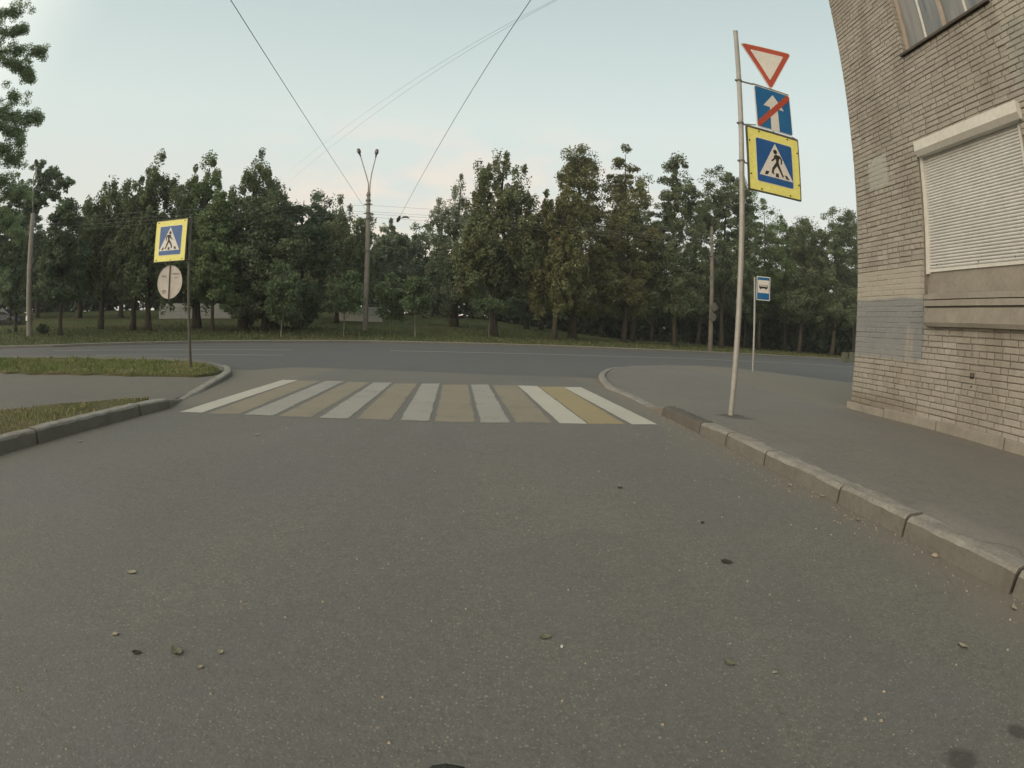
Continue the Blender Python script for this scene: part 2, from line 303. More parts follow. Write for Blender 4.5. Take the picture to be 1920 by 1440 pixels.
# brick: grey-cream silicate brick with painted-over areas (paint stays where it was rolled on)
def brick_mat(name='silicate_brick', ca=(0.262, 0.247, 0.212), cb=(0.380, 0.360, 0.312), mortar=False):
    m = NM(name, 0.92, 0.15)
    sp = m.n('ShaderNodeSeparateXYZ'); m.l(m.co, sp.inputs[0]); X, Y, Z = sp.outputs
    a = m.attr('tone'); n1 = m.noise(1.1, 5); n2 = m.noise(26, 5); n3 = m.noise(2.4, 5, m.stretch(1, 1, 0.35))
    c = m.mix(m.noise(3, 4) if mortar else a, ca, cb)
    c = m.mix(m.rng(n1, 0.35, 0.7, 0, 0.1 if mortar else 0.55), c, (0.285, 0.265, 0.215))
    c = m.mix(m.rng(n3, 0.46, 0.68, 0, 0.42), c, (0.15, 0.133, 0.103))
    n5 = m.noise(1.7, 6, rough=0.7); c = m.mix(m.rng(n5, 0.56, 0.62, 0, 0.55), c, (0.30, 0.285, 0.24))
    c = m.mix(m.rng(n2, 0.45, 0.75, 0, 0.4), c, (0.16, 0.14, 0.105))
    wob = m.math('MULTIPLY', m.math('SUBTRACT', m.noise(2.2, 5), 0.5), 0.14)
    Zw = m.math('ADD', Z, wob); Yw = m.math('ADD', Y, m.math('MULTIPLY', wob, 1.0))
    def area(y0, y1, z0, z1, soft=0.02): return m.math('MULTIPLY', m.band(Yw, y0, y1, soft), m.band(Zw, z0, z1, soft))
    worn = m.rng(n2, 0.28, 0.45, 0.72, 1.0)
    c = m.mix(m.math('MULTIPLY', area(5.40, 7.5, 1.68, 2.14), worn), c, m.mix(n1, (0.31, 0.29, 0.235), (0.36, 0.345, 0.295)))
    c = m.mix(m.math('MULTIPLY', area(5.30, 7.5, 0.86, 1.70), worn), c, m.mix(m.rng(n1, .3, .7), (0.185, 0.195, 0.198), (0.235, 0.238, 0.225)))
    c = m.mix(m.math('MULTIPLY', area(6.02, 6.52, 3.38, 3.88), worn), c, (0.33, 0.335, 0.29))
    c = m.mix(m.math('MULTIPLY', area(2.4, 3.35, 4.6, 5.3, 0.05), worn), c, (0.34, 0.325, 0.27))
    c = m.mix(m.math('MULTIPLY', area(3.0, 3.3, 3.9, 4.8, 0.05), worn), c, (0.27, 0.27, 0.235))
    c = m.mix(m.math('MULTIPLY', area(5.35, 7.5, -0.2, 0.30, 0.06), 0.8), c, (0.20, 0.18, 0.14))
    # whitish run-off marks under the ledge
    s_ = m.noise(3.2, 4, m.stretch(1, 1.6, 0.16)); low = m.rng(Z, 0.35, 1.1)
    c = m.mix(m.math('MULTIPLY', m.math('MULTIPLY', m.rng(s_, 0.52, 0.66, 0, 0.6), low), m.rng(Z, 1.32, 1.28)), c, (0.33, 0.30, 0.24))
    m.color(c).bump(n2, 0.6, 0.008); return m.m
M['brick'] = brick_mat()
M['mortar_wall'] = brick_mat('mortar_joints', (0.135, 0.123, 0.100), (0.215, 0.198, 0.165), True)
M['mortar'] = dirty('mortar', (0.085, 0.072, 0.052), (0.15, 0.13, 0.10), 0.97, 0.1, scale=3, bump=0.4)
M['plaster'] = dirty('ledge_plaster', (0.235, 0.218, 0.180), (0.31, 0.292, 0.245), 0.92, 0.15, scale=3.2, bump=0.5)
M['shutter'] = dirty('shutter_white', (0.53, 0.53, 0.50), (0.61, 0.61, 0.58), 0.5, 0.35, scale=1.6, bump=0.0)
M['shutter_box'] = dirty('shutter_box_white', (0.56, 0.55, 0.49), (0.62, 0.61, 0.55), 0.45, 0.35, scale=2.5, bump=0.0)
M['frame_wood'] = dirty('old_frame_paint', (0.31, 0.26, 0.21), (0.38, 0.33, 0.275), 0.8, 0.2, scale=8, bump=0.4)
M['flash'] = dirty('sill_flashing', (0.055, 0.042, 0.032), (0.09, 0.07, 0.055), 0.6, 0.3)
def glass_mat():
    m = NM('dusty_pane', 0.25, 0.6); s_ = m.noise(3, 4, m.stretch(1, 2.2, 0.25))
    c = m.mix(m.rng(s_, 0.40, 0.66), (0.12, 0.13, 0.13), (0.21, 0.21, 0.195)); m.color(c)
    m.val(m.b.inputs['Roughness'], m.rng(s_, 0.3, 0.7, 0.2, 0.7)); return m.m
M['pane'] = glass_mat()

# ------------------------------------------------------------------ ground sheets
FK = [(-95, -42), (-60, -14)] + [(p.x, p.y) for p in (gp(0, 654), gp(100, 651.5), gp(200, 648), gp(300, 645.5), gp(400, 643.5), gp(540, 642.5), gp(690, 643), gp(880, 647), gp(1040, 651.5), gp(1200, 657.5), gp(1400, 666), gp(1600, 676))] + [(60, 46), (120, 66)]
fkx = np.array([p[0] for p in FK]); fky = np.array([p[1] for p in FK])
def far_y(x): return float(np.interp(x, fkx, fky))
def lawn_z(x, y):
    d = max(0.0, y - far_y(x) - 1.5); k = 0.050 * (1 - 0.93 * min(1, max(0, (x + 4) / 16.0)))
    return 0.10 + k * min(d, 45) + 0.05 * noise.noise(Vector((x * 0.15, y * 0.15, 0)))
def on_lawn(px, py, dmin=0.0, dmax=75.0):      # first point of the lawn along the bearing
    d = ray(px, py); hd = math.hypot(d[0], d[1]); t = 12.0
    while t < dmax:
        x, y, z = d[0] / hd * t, d[1] / hd * t, CAM_H + d[2] / hd * t
        if y > far_y(x) and z <= lawn_z(x, y): break
        t += 0.1
    t = min(max(t, dmin), dmax); x, y = d[0] / hd * t, d[1] / hd * t
    return Vector((x, y, lawn_z(x, y)))
def sheet(name, outline, zf, mat, step, kind='structure', parent=None, ragged=0.0):
    pts = [Vector((p[0], p[1])) for p in outline]
    if ragged:
        q = []
        for i in range(len(pts)):
            a, b = pts[i], pts[(i + 1) % len(pts)]; k_ = max(1, int((b - a).length / .12)) if max(abs(a.x), abs(a.y), abs(b.x), abs(b.y)) < 22 else 1
            for k in range(k_):
                p = a.lerp(b, k / k_); q.append(p + Vector((noise.noise(Vector((p.x * 2.5, p.y * 2.5, 1))), noise.noise(Vector((p.x * 2.5, p.y * 2.5, 7))))) * ragged)
        pts = q
    n = len(pts)
    xs = [p.x for p in pts]; ys = [p.y for p in pts]
    def inside(x, y):
        c = False; j = n - 1
        for i in range(n):
            if (pts[i].y > y) != (pts[j].y > y) and x < (pts[j].x - pts[i].x) * (y - pts[i].y) / (pts[j].y - pts[i].y) + pts[i].x: c = not c
            j = i
        return c
    allp = list(pts)
    x = min(xs) + step / 2
    while x < max(xs):
        y = min(ys) + step / 2
        while y < max(ys):
            if inside(x, y): allp.append(Vector((x + random.uniform(-.1, .1) * step, y + random.uniform(-.1, .1) * step)))
            y += step
        x += step
    v, e, f, *_ = delaunay_2d_cdt(allp, [], [list(range(n))], 1, 1e-5)
    vv = [(p.x, p.y, zf(p.x, p.y)) for p in v]; f = [tuple(q) for q in f]
    if ragged:
        b0 = len(vv); vv += [(p.x, p.y, zf(p.x, p.y) - .12) for p in pts]; near_ = {}
        idx = [min(range(b0), key=lambda j, p=p: (v[j] - p).length_squared) for p in pts]
        f += [(idx[i], idx[(i + 1) % n], b0 + (i + 1) % n, b0 + i) for i in range(n) if idx[i] != idx[(i + 1) % n]]
    me = bpy.data.meshes.new(name); me.from_pydata(vv, [], f); me.update()
    bm = bmesh.new(); bm.from_mesh(me); bmesh.ops.recalc_face_normals(bm, faces=bm.faces)
    if sum(fc.normal.z for fc in bm.faces) < 0: bmesh.ops.reverse_faces(bm, faces=bm.faces)
    bm.to_mesh(me); bm.free()
    o = link_mesh(name, me, mat, parent, smooth=True)
    if kind: o['kind'] = kind
    return o
M['soil'] = lawn_mat('ground_soil', (0.05, 0.05, 0.03), (0.07, 0.065, 0.04), (0.09, 0.08, 0.05), 0.1)
gb = MB(); gb.add([(-265, -265, -0.30), (265, -265, -0.30), (265, 265, -0.30), (-265, 265, -0.30)], [(0, 1, 2, 3)])
tag(gb.build('ground', M['soil']), kind='structure')
# side road we stand on
sheet('side_road', [(-9, -8), (9, -8), (14, 13), (-12, 13)], lambda x, y: 0.0, M['side_asphalt'], 2.0)
# main road that crosses ahead
tipR = gp(1121, 712); tipL = gp(434, 700)
edgeL = [gp(x, y) for x, y in ((417, 689), (395, 681), (362, 676), (300, 672), (150, 669), (0, 668))]
near_edge = [(-95, -58), (-60, -24)] + [(p.x, p.y - 0.25) for p in reversed(edgeL)] + [(tipL.x, 9.2), (-4.5, 10.1), (-2.5, 10.2), (-0.3, 10.12), (1.2, 10.25), (tipR.x, 10.2), (4.4, 10.2), (9, 10.3), (18, 12), (60, 22), (120, 36)]
sheet('main_road', near_edge + list(reversed([(x, y + 0.3) for x, y in FK])), lambda x, y: 0.002, M['main_asphalt'], 6.0)
lane = [gp(*q) for q in ((730, 658), (880, 661), (1000, 664), (1100, 667), (1260, 671.5), (1400, 677.5), (1496, 682), (1600, 688))]
def stripe_strip(name, pts, wd, z, mat):
    mb = MB(); P = []
    for a, b in zip(pts[:-1], pts[1:]):
        n = max(2, int((Vector(b) - Vector(a)).length / 0.5))
        P += [Vector(a).lerp(Vector(b), i / n) for i in range(n)]
    P.append(Vector(pts[-1])); vs = []
    for i, p in enumerate(P):
        t = (P[min(i + 1, len(P) - 1)] - P[max(i - 1, 0)]); t.z = 0; t.normalize(); nn = Vector((-t.y, t.x, 0))
        j = random.uniform(-.012, .012); vs += [(p.x + nn.x * (wd / 2 + j), p.y + nn.y * (wd / 2 + j), z), (p.x - nn.x * (wd / 2 - j), p.y - nn.y * (wd / 2 - j), z)]
    mb.add(vs, [(2 * i, 2 * i + 1, 2 * i + 3, 2 * i + 2) for i in range(len(P) - 1)])
    return tag(mb.build(name, mat), kind='structure')
stripe_strip('lane_marking', lane + [Vector((34, 26, 0))], 0.14, 0.009, M['lane_paint'])
stripe_strip('lane_marking', [gp(*q) for q in ((100, 658), (280, 656), (400, 656), (546, 656.5))], 0.12, 0.009, M['lane_paint'])
stripe_strip('lane_marking', [gp(*q) for q in ((180, 666.5), (295, 666), (400, 665.5), (531, 666.5))], 0.10, 0.009, M['lane_paint'])
# lawn beyond, rising gently
lawn_out = [(x, y + 0.22) for x, y in FK] + [(150, 75), (170, 250), (-170, 250), (-130, 0)]
sheet('lawn', lawn_out, lawn_z, M['lawn'], 3.0)

# ------------------------------------------------------------------ kerbs
def kerb_run(name, pts, hs, wd, mat, parent=None, side=1, jitter=0.004, seg=0.3, kind=None):
    """rounded kerb profile swept along the foot line; side=+1 puts the body to the left of travel"""
    P, H = [], []
    for i in range(len(pts) - 1):
        a, b = Vector(pts[i]), Vector(pts[i + 1]); n = max(1, int((b - a).length / seg))
        for k in range(n): P.append(a.lerp(b, k / n)); H.append(hs[i] + (hs[i + 1] - hs[i]) * k / n)
    P.append(Vector(pts[-1])); H.append(hs[-1]); mb = MB(); prof_n = None
    for i, p in enumerate(P):
        t = P[min(i + 1, len(P) - 1)] - P[max(i - 1, 0)]; t.z = 0; t.normalize(); nn = Vector((-t.y, t.x, 0)) * side
        h = H[i]; r = min(0.022, h * 0.6 + 0.002); slope = 0.012
        prof = [(0, -0.06), (0, 0.001), (slope * .6, max(h - r, .002)), (slope + r * .28, h - r * .28), (slope + r, h), (wd * .55, h + .001), (wd - .006, h), (wd, h - .008), (wd, -0.06)]
        prof_n = len(prof)
        for (o_, z_) in prof:
            jj = jitter * noise.noise(Vector((p.x * 9 + o_ * 30, p.y * 9, z_ * 40 + 3)))
            mb.v.append((p.x + nn.x * (o_ + jj), p.y + nn.y * (o_ + jj), z_ + jj * (1 if z_ > 0 else 0)))
    for i in range(len(P) - 1):
        for k in range(prof_n - 1):
            a = i * prof_n + k; mb.f.append((a, a + 1, a + 1 + prof_n, a + prof_n))
    mb.f.append(tuple(range(prof_n))); mb.f.append(tuple(range((len(P) - 1) * prof_n, len(P) * prof_n)))
    o = mb.build(name, mat, parent)
    if kind: o['kind'] = kind
    return o
# right-hand kerb: foot line X cos a + Y sin a = d
KA, KD, KH, KW = 0.0734, 2.173, 0.115, 0.15
def rk(y): return Vector(((KD - y * math.sin(KA)) / math.cos(KA), y, 0))
cuts = [gp(*q).y for q in ((1246, 779), (1305, 813), (1357, 837), (1438.5, 873), (1571, 943.7), (1692, 1007), (1894.6, 1115))] + [0.42, -0.36, -1.14]
rlabels = ['dark bitumen-smeared kerb stone beside the crossing, farthest full-height stone on the right', 'short pale kerb stone beside the tall sign pole, next to the dark one',
           'pale kerb stone on the right, second from the dark stone, with a small scuff', 'pale kerb stone on the right, third from the dark stone, stained along its foot',
           'pale kerb stone on the right, fourth from the dark stone', 'long right-hand kerb stone with a reddish brown stain at its near end', 'right-hand kerb stone cut off by the right edge of the picture', None, None]
for i in range(len(cuts) - 1):
    if i > 6: break
    a, b = rk(cuts[i] - 0.010), rk(cuts[i + 1] + 0.010); jx = Vector((random.uniform(-.008, .008), 0, 0)); a = a + jx; b = b + jx * .4
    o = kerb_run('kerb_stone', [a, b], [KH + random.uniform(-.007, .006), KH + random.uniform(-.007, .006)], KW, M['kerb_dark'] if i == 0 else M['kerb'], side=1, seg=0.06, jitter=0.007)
    if i <= 6: tag(o, rlabels[i], 'kerb stone', 'kerb stones along the right pavement')
    else: tag(o, 'right-hand kerb stone behind the viewpoint, outside the picture', 'kerb stone', 'kerb stones behind the viewpoint')
RC = [(1212, 762), (1179, 745), (1154, 735), (1135, 728), (1124, 719), (1121, 712), (1124, 705), (1136, 697), (1150, 692.5), (1181, 689.5), (1242, 688), (1308, 689), (1373, 692)]
RCp = [gp(*q) for q in RC]
ramp0, ramp1 = gp(1214, 764), rk(cuts[0] + 0.006)
kerb_run('kerb', [ramp1, ramp0], [0.10, 0.012], 0.13, M['side_asphalt'], side=-1, seg=0.08, kind='structure')
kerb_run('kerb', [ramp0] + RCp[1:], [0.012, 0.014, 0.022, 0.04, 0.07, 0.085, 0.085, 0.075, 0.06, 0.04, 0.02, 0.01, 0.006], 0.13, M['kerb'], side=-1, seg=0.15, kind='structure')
# left-hand kerb
lk = [gp(-60, 880), gp(0, 856), gp(75, 834), gp(252.5, 779), gp(306, 765)]
LX = -3.68
ly = [-0.9, 0.2, 1.3 - .2, gp(75, 834).y, gp(252.5, 779).y, gp(306, 765).y]
llab = [None, None, 'left-hand kerb stone cut off by the left edge of the picture', 'long left-hand kerb stone beside the dry grass', 'short left-hand kerb stone at the end of the raised kerb by the path']
for i in range(5):
    if i < 2: continue
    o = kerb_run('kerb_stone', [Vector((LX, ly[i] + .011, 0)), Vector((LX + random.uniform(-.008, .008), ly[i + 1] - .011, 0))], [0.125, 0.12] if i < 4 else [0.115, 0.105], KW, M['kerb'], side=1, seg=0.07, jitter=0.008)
    if llab[i]: tag(o, llab[i], 'kerb stone', 'kerb stones along the left verge')
    else: tag(o, 'left-hand kerb stone behind the viewpoint, outside the picture', 'kerb stone', 'kerb stones behind the viewpoint')
LCp = [gp(*q) for q in ((345, 750), (375, 737), (405, 722), (425, 712), (435, 704.5), (434, 697), (427, 691), (417, 688.5), (395, 681), (362, 676), (300, 672), (150, 669), (0, 668))]
lend = Vector((LX, ly[-1] + 0.006, 0))
kerb_run('kerb', [lend, LCp[0]], [0.095, 0.012], 0.15, M['side_asphalt'], side=1, seg=0.08, kind='structure')
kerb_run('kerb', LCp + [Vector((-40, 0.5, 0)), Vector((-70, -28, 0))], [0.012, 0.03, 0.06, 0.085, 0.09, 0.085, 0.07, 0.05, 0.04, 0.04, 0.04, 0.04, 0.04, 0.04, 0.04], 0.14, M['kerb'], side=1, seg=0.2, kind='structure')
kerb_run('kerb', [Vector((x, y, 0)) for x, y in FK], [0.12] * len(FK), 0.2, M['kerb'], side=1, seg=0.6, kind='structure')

# ------------------------------------------------------------------ pavement right, path and verges left
WX, WY = 5.304, 6.90          # building: street face X, corner Y
def pave_z(x, y):
    f = min(1, max(0, (x - 2.1) / 3.0)); g = min(1, max(0, (y - 4.9) / 1.2)); z = 0.108 * (1 - f) + 0.03 * f
    return z * (1 - g) + 0.012 * g + 0.05 * min(1, max(0, (y - 9) / 2)) * (1 if x < 6 else max(0, 1 - (x - 6) / 4))
inner = []
for i in range(len(RCp)):
    t = (RCp[min(i + 1, len(RCp) - 1)] - RCp[max(i - 1, 0)]).normalized(); nn = Vector((t.y, -t.x, 0)); q = RCp[i] + nn * 0.09; inner.append((q.x, q.y))
pav = [(rk(-6).x + .1, -6), (rk(cuts[0]).x + .1, cuts[0]), (ramp0.x + .10, ramp0.y)] + inner[1:] + [(9.5, 11.6), (20, 14.2), (20, 12), (12, 7.4), (5.6, 7.4), (5.6, -6)]
sheet('pavement', pav, pave_z, M['pave_asphalt'], 0.35)
pit = [(-3.80, -6), (-3.80, ly[-1]), (LCp[0].x - .10, LCp[0].y)]
for i in range(1, len(LCp)):
    t = (LCp[min(i + 1, len(LCp) - 1)] - LCp[max(i - 1, 0)]).normalized(); q = LCp[i] + Vector((-t.y, t.x, 0)) * 0.09; pit.append((q.x, q.y))
def path_z(x, y): return 0.022 + 0.03 * min(1, max(0, (-4.1 - x) / 0.8)) + 0.028 * (1 if y < ly[-1] else max(0, 1 - (y - ly[-1]) / .5))
sheet('path', pit + [(-40, 0.9), (-60, -14), (-40, -20)], path_z, M['path_asphalt'], 0.5)
def vz(x, y): return 0.098
farv = [gp(x, y, .09) for x, y in ((-60, 694), (0, 696), (80, 699), (150, 699.5), (210, 700), (270, 702), (330, 703), (375, 702.5), (400, 700), (412, 694), (408, 690), (392, 683), (362, 678.5), (300, 674.5), (150, 671.5), (0, 671), (-60, 673))]
far_verge = [(p.x, p.y) for p in farv]
far_verge = [(-34, -3.5)] + far_verge[0:] + [(-34, 3.2)]
sheet('verge', far_verge, lambda x, y: 0.085 + 0.015 * noise.noise(Vector((x, y, 0))), M['verge'], 0.5, ragged=.16)
nv = [gp(x, y, .10) for x, y in ((-80, 776), (0, 768), (60, 762), (110, 757), (160, 754), (210, 750), (250, 746), (278, 743.5))]
near_verge = [(-3.83, -5), (-3.83, ly[-1] - .15)] + [(p.x, p.y) for p in reversed(nv)] + [(-9, 2.2), (-9, -5)]
sheet('verge', near_verge, lambda x, y: 0.098 + 0.018 * noise.noise(Vector((x * 2, y * 2, 5))), M['verge'], 0.25, ragged=.10)

def blades(name, pts, hmin, hmax, wd, mat, label, dryf=0.3, lean=0.5):
    n = len(pts); P = np.array(pts); h = RNG.uniform(hmin, hmax, n); a = RNG.uniform(0, 2 * np.pi, n); ln = RNG.uniform(0, lean, n) * h; b = RNG.uniform(0, 2 * np.pi, n)
    dx, dy = np.cos(a) * wd / 2, np.sin(a) * wd / 2; ox, oy = np.cos(b) * ln, np.sin(b) * ln
    v = np.zeros((n, 5, 3)); v[:, 0] = P; v[:, 1] = P; v[:, 0, 0] -= dx; v[:, 0, 1] -= dy; v[:, 1, 0] += dx; v[:, 1, 1] += dy
    v[:, 2] = P + np.stack([ox * .35 + dx * .8, oy * .35 + dy * .8, h * .6], 1); v[:, 3] = P + np.stack([ox * .35 - dx * .8, oy * .35 - dy * .8, h * .6], 1)
    v[:, 4] = P + np.stack([ox, oy, h], 1)
    me = bpy.data.meshes.new(name); me.vertices.add(n * 5); me.vertices.foreach_set('co', v.ravel())
    idx = np.arange(n)[:, None] * 5; loops = np.concatenate([idx + [0, 1, 2, 3], idx + [3, 2, 4]], 1).ravel()
    me.loops.add(n * 7); me.loops.foreach_set('vertex_index', loops.astype(np.int32))
    st = (np.arange(n)[:, None] * 7 + [0, 4]).ravel(); me.polygons.add(2 * n); me.polygons.foreach_set('loop_start', st.astype(np.int32)); me.polygons.foreach_set('loop_total', np.tile([4, 3], n).astype(np.int32))
    me.update(calc_edges=True)
    cl_ = np.array([noise.noise(Vector((p[0] * 1.3, p[1] * 1.3, 2))) for p in pts]); dr = np.clip(dryf + cl_ * 0.9 + RNG.normal(0, .25, n), 0, 1)
    set_attr(me, 'tone', np.repeat(RNG.uniform(0, 1, n), 2)); set_attr(me, 'dry', np.repeat(dr, 2))
    o = link_mesh(name, me, mat); return tag(o, label, 'grass', kind='stuff')
def scatter(poly, n, z, dens=None, xlim=None):
    xs = [p[0] for p in poly]; ys = [p[1] for p in poly]; out_ = []; m = len(poly); x0, x1 = (min(xs), max(xs)) if xlim is None else xlim
    while len(out_) < n:
        x, y = random.uniform(x0, x1), random.uniform(min(ys), max(ys)); c = False; j = m - 1
        for i in range(m):
            if (poly[i][1] > y) != (poly[j][1] > y) and x < (poly[j][0] - poly[i][0]) * (y - poly[i][1]) / (poly[j][1] - poly[i][1]) + poly[i][0]: c = not c
            j = i
        if c and (dens is None or random.random() < dens(x, y)): out_.append((x, y, z(x, y) if callable(z) else z))
    return out_
def patchy(x, y): return 0.10 + 0.90 * max(0, min(1, 0.6 + 1.5 * noise.noise(Vector((x * 1.1, y * 1.1, 9)))))
blades('grass', scatter(near_verge, 26000, 0.09, patchy, (-8.5, -3.83)), 0.010, 0.050, 0.006, M['blade'], 'dry yellowing grass on the near left verge behind the kerb', 0.62, 0.9)
blades('grass', scatter(far_verge, 30000, 0.08, None, (-24, -4.5)), 0.012, 0.058, 0.012, M['blade'], 'green mown grass on the strip between the path and the main road', 0.10, 0.8)
def tufts(poly, n, z, xl):
    out_ = []
    for (x, y, zz) in scatter(poly, n, z, None, xl):
        for k in range(26): out_.append((x + random.gauss(0, .035), y + random.gauss(0, .035), zz))
    return out_
blades('grass', tufts(near_verge, 90, 0.09, (-7, -3.8)), 0.03, 0.11, 0.006, M['blade'], 'taller loose tufts on the near left verge', 0.5, 1.1)
blades('grass', tufts(far_verge, 170, 0.08, (-20, -4.5)), 0.04, 0.13, 0.010, M['blade'], 'taller loose tufts on the grass strip by the main road', 0.1, 1.0)
def lawn_front():
    out_ = []
    while len(out_) < 26000:
        x = random.uniform(-45, 40); d = abs(random.gauss(0, 9)) + .25; y = far_y(x) + d
        out_.append((x, y, lawn_z(x, y)))
    return out_
blades('grass', lawn_front(), 0.05, 0.16, 0.04, M['blade_far'], 'short green lawn grass growing under the trees beyond the road', 0.25, 0.8)

# ------------------------------------------------------------------ pedestrian crossing
near = [((336, 773), (379, 774)), ((393, 776), (442, 777)), ((456, 778), (511, 780)), ((527, 781), (577, 783)), ((597.5, 784), (652.5, 786)), ((674, 786), (725, 788)), ((749, 789), (805, 790)), ((821, 791), (885, 792.5)), ((901, 793), (957.5, 793)), ((974, 793), (1030, 794)), ((1050, 794), (1101, 795)), ((1110, 795), (1167, 795.5)), ((1185, 796), (1232, 796))]
far = [((530, 712.5), (559, 713)), ((563, 713.5), (597, 714)), ((611, 714), (646, 715)), ((656, 716), (690, 717)), ((701, 717), (736, 717.5)), ((742, 719), (779, 719)), ((791, 719), (825, 719)), ((834, 721), (874, 721)), ((882, 721), (916, 721)), ((926, 722), (966, 722.5)), ((971, 723), (1007, 724)), ((1014, 725), (1051, 725)), ((1056, 726), (1089, 726))]
pc = empty('pedestrian_crossing', gp(800, 752)); pc['kind'] = 'structure'
for i, (nn_, ff_) in enumerate(zip(near, far)):
    A, B, C_, D_ = gp(*nn_[0]), gp(*nn_[1]), gp(*ff_[0]), gp(*ff_[1]); K_ = 40; vs = []
    if i % 2:
        u_ = (B - A).normalized() * .035; A, B = A - u_, B + u_; u_ = (D_ - C_).normalized() * .035; C_, D_ = C_ - u_, D_ + u_
    o0 = pc.location
    for k in range(K_ + 1):
        t = k / K_; a = A.lerp(C_, t); b = B.lerp(D_, t); u = (b - a).normalized()
        j1, j2 = (0.006 * noise.noise(Vector((i * 7.1, t * 22, s))) + 0.008 * noise.noise(Vector((i * 3.1, t * 5, s + 4))) for s in (0, 9))
        a = a + u * j1; b = b - u * j2; zq = 0.0026 if i % 2 == 0 else 0.0016
        for q in (0, .07, .2, .8, .93, 1):
            p = a.lerp(b, q); yj = 0.012 * noise.noise(Vector((i, q * 9, t))) if k in (0, K_) else 0
            vs.append((p.x - o0.x, p.y - o0.y + yj, zq))
    fs = [(r * 6 + c, r * 6 + c + 1, r * 6 + c + 7, r * 6 + c + 6) for r in range(K_) for c in range(5)]
    if i % 2: pass
    mat = (M['white_fresh'] if i in (0, 10, 12) else M['white_paint']) if i % 2 == 0 else (M['yellow_fresh'] if i == 11 else M['yellow_paint'])
    so = MB().add(vs, fs).build('white_stripe' if i % 2 == 0 else 'yellow_stripe', mat, pc)
    ea = so.data.attributes.new('edge', 'FLOAT', 'POINT'); ea.data.foreach_set('value', [1.0 if (j % 6 in (0, 5) or j // 6 in (0, K_)) else 0.0 for j in range(len(vs))])

# ------------------------------------------------------------------ brick building
bl = empty('brick_building', (WX, WY, 0))
tag(bl, 'grey cream brick building corner with white roller shutter on the right', 'building')
OY, OX = WY, WX
ZT, YB = 9.2, -3.0
Wn = (3.42, 5.33, 1.72, 3.70)      # shutter opening y0,y1,z0,z1
Up = (3.42, 5.27, 5.22, 7.35)      # upper window opening
mb = MB(); mb.box(OX + 0.016, OX + 0.12, YB, Wn[0] + .01, -0.3, ZT); mb.box(OX + 0.016, OX + 0.12, Wn[1] - .01, OY - 0.014, -0.3, ZT)
mb.box(OX + 0.016, OX + 0.12, Wn[0] + .01, Wn[1] - .01, -0.3, Wn[2]); mb.box(OX + 0.016, OX + 0.12, Wn[0] + .01, Wn[1] - .01, Wn[3], Up[2]); mb.box(OX + 0.016, OX + 0.12, Wn[0] + .01, Wn[1] - .01, Up[3], ZT)
mb.box(OX + 0.12, OX + 9, OY - 0.2, OY - 0.014, -0.3, ZT); mb.box(OX + 0.28, OX + 9, YB, OY - 0.21, -0.3, ZT - .01)
core = mb.build('mortar', M['mortar_wall'], bl); core.matrix_parent_inverse = Matrix.Translation((-WX, -WY, 0))
ROW, JT, BL = 0.0765, 0.010, 0.262
bv, bf, tone = [], [], []
def brick(cx, cy, cz, hx, hy, hz, axis, t):
    """one brick with worn arrises; axis 'x' faces -X, 'y' faces +Y"""
    b = len(bv); d = random.uniform(-0.004, 0.003); e = 0.006; ro = random.uniform(-.006, .006)
    if random.random() < .04: d += 0.010
    def put(dep, a, z):
        aa, zz = a, z + a * ro
        bv.append((cx + dep + d, cy + aa, cz + zz) if axis == 'x' else (cx + aa, cy - dep - d, cz + zz))
    j = lambda: random.uniform(-.0025, .0025)
    for a, z in ((-1, -1), (1, -1), (1, 1), (-1, 1)): put(0.03, a * hy, z * hz)
    for a, z in ((-1, -1), (1, -1), (1, 1), (-1, 1)): put(e, a * hy + j(), z * hz + j())
    for a, z in ((-1, -1), (1, -1), (1, 1), (-1, 1)): put(0, a * (hy - e * 1.4) + j(), z * (hz - e * 1.2) + j())
    fs = [(b + 8, b + 9, b + 10, b + 11)] + [(b + 4 + k, b + 4 + (k + 1) % 4, b + 8 + (k + 1) % 4, b + 8 + k) for k in range(4)] + [(b + k, b + (k + 1) % 4, b + 4 + (k + 1) % 4, b + 4 + k) for k in range(4)]
    bf.extend(fs); tone.extend([t] * len(fs))
def cutout(y0, y1, z0, z1):
    for o_ in (Wn, Up):
        if z1 > o_[2] + .02 and z0 < o_[3] - .02:
            if y0 >= o_[0] and y1 <= o_[1]: return None
            if y0 < o_[1] < y1: y0 = o_[1]
            if y0 < o_[0] < y1: y1 = o_[0]
    return (y0, y1) if y1 - y0 > 0.03 else None
row = 0; z = 0.13
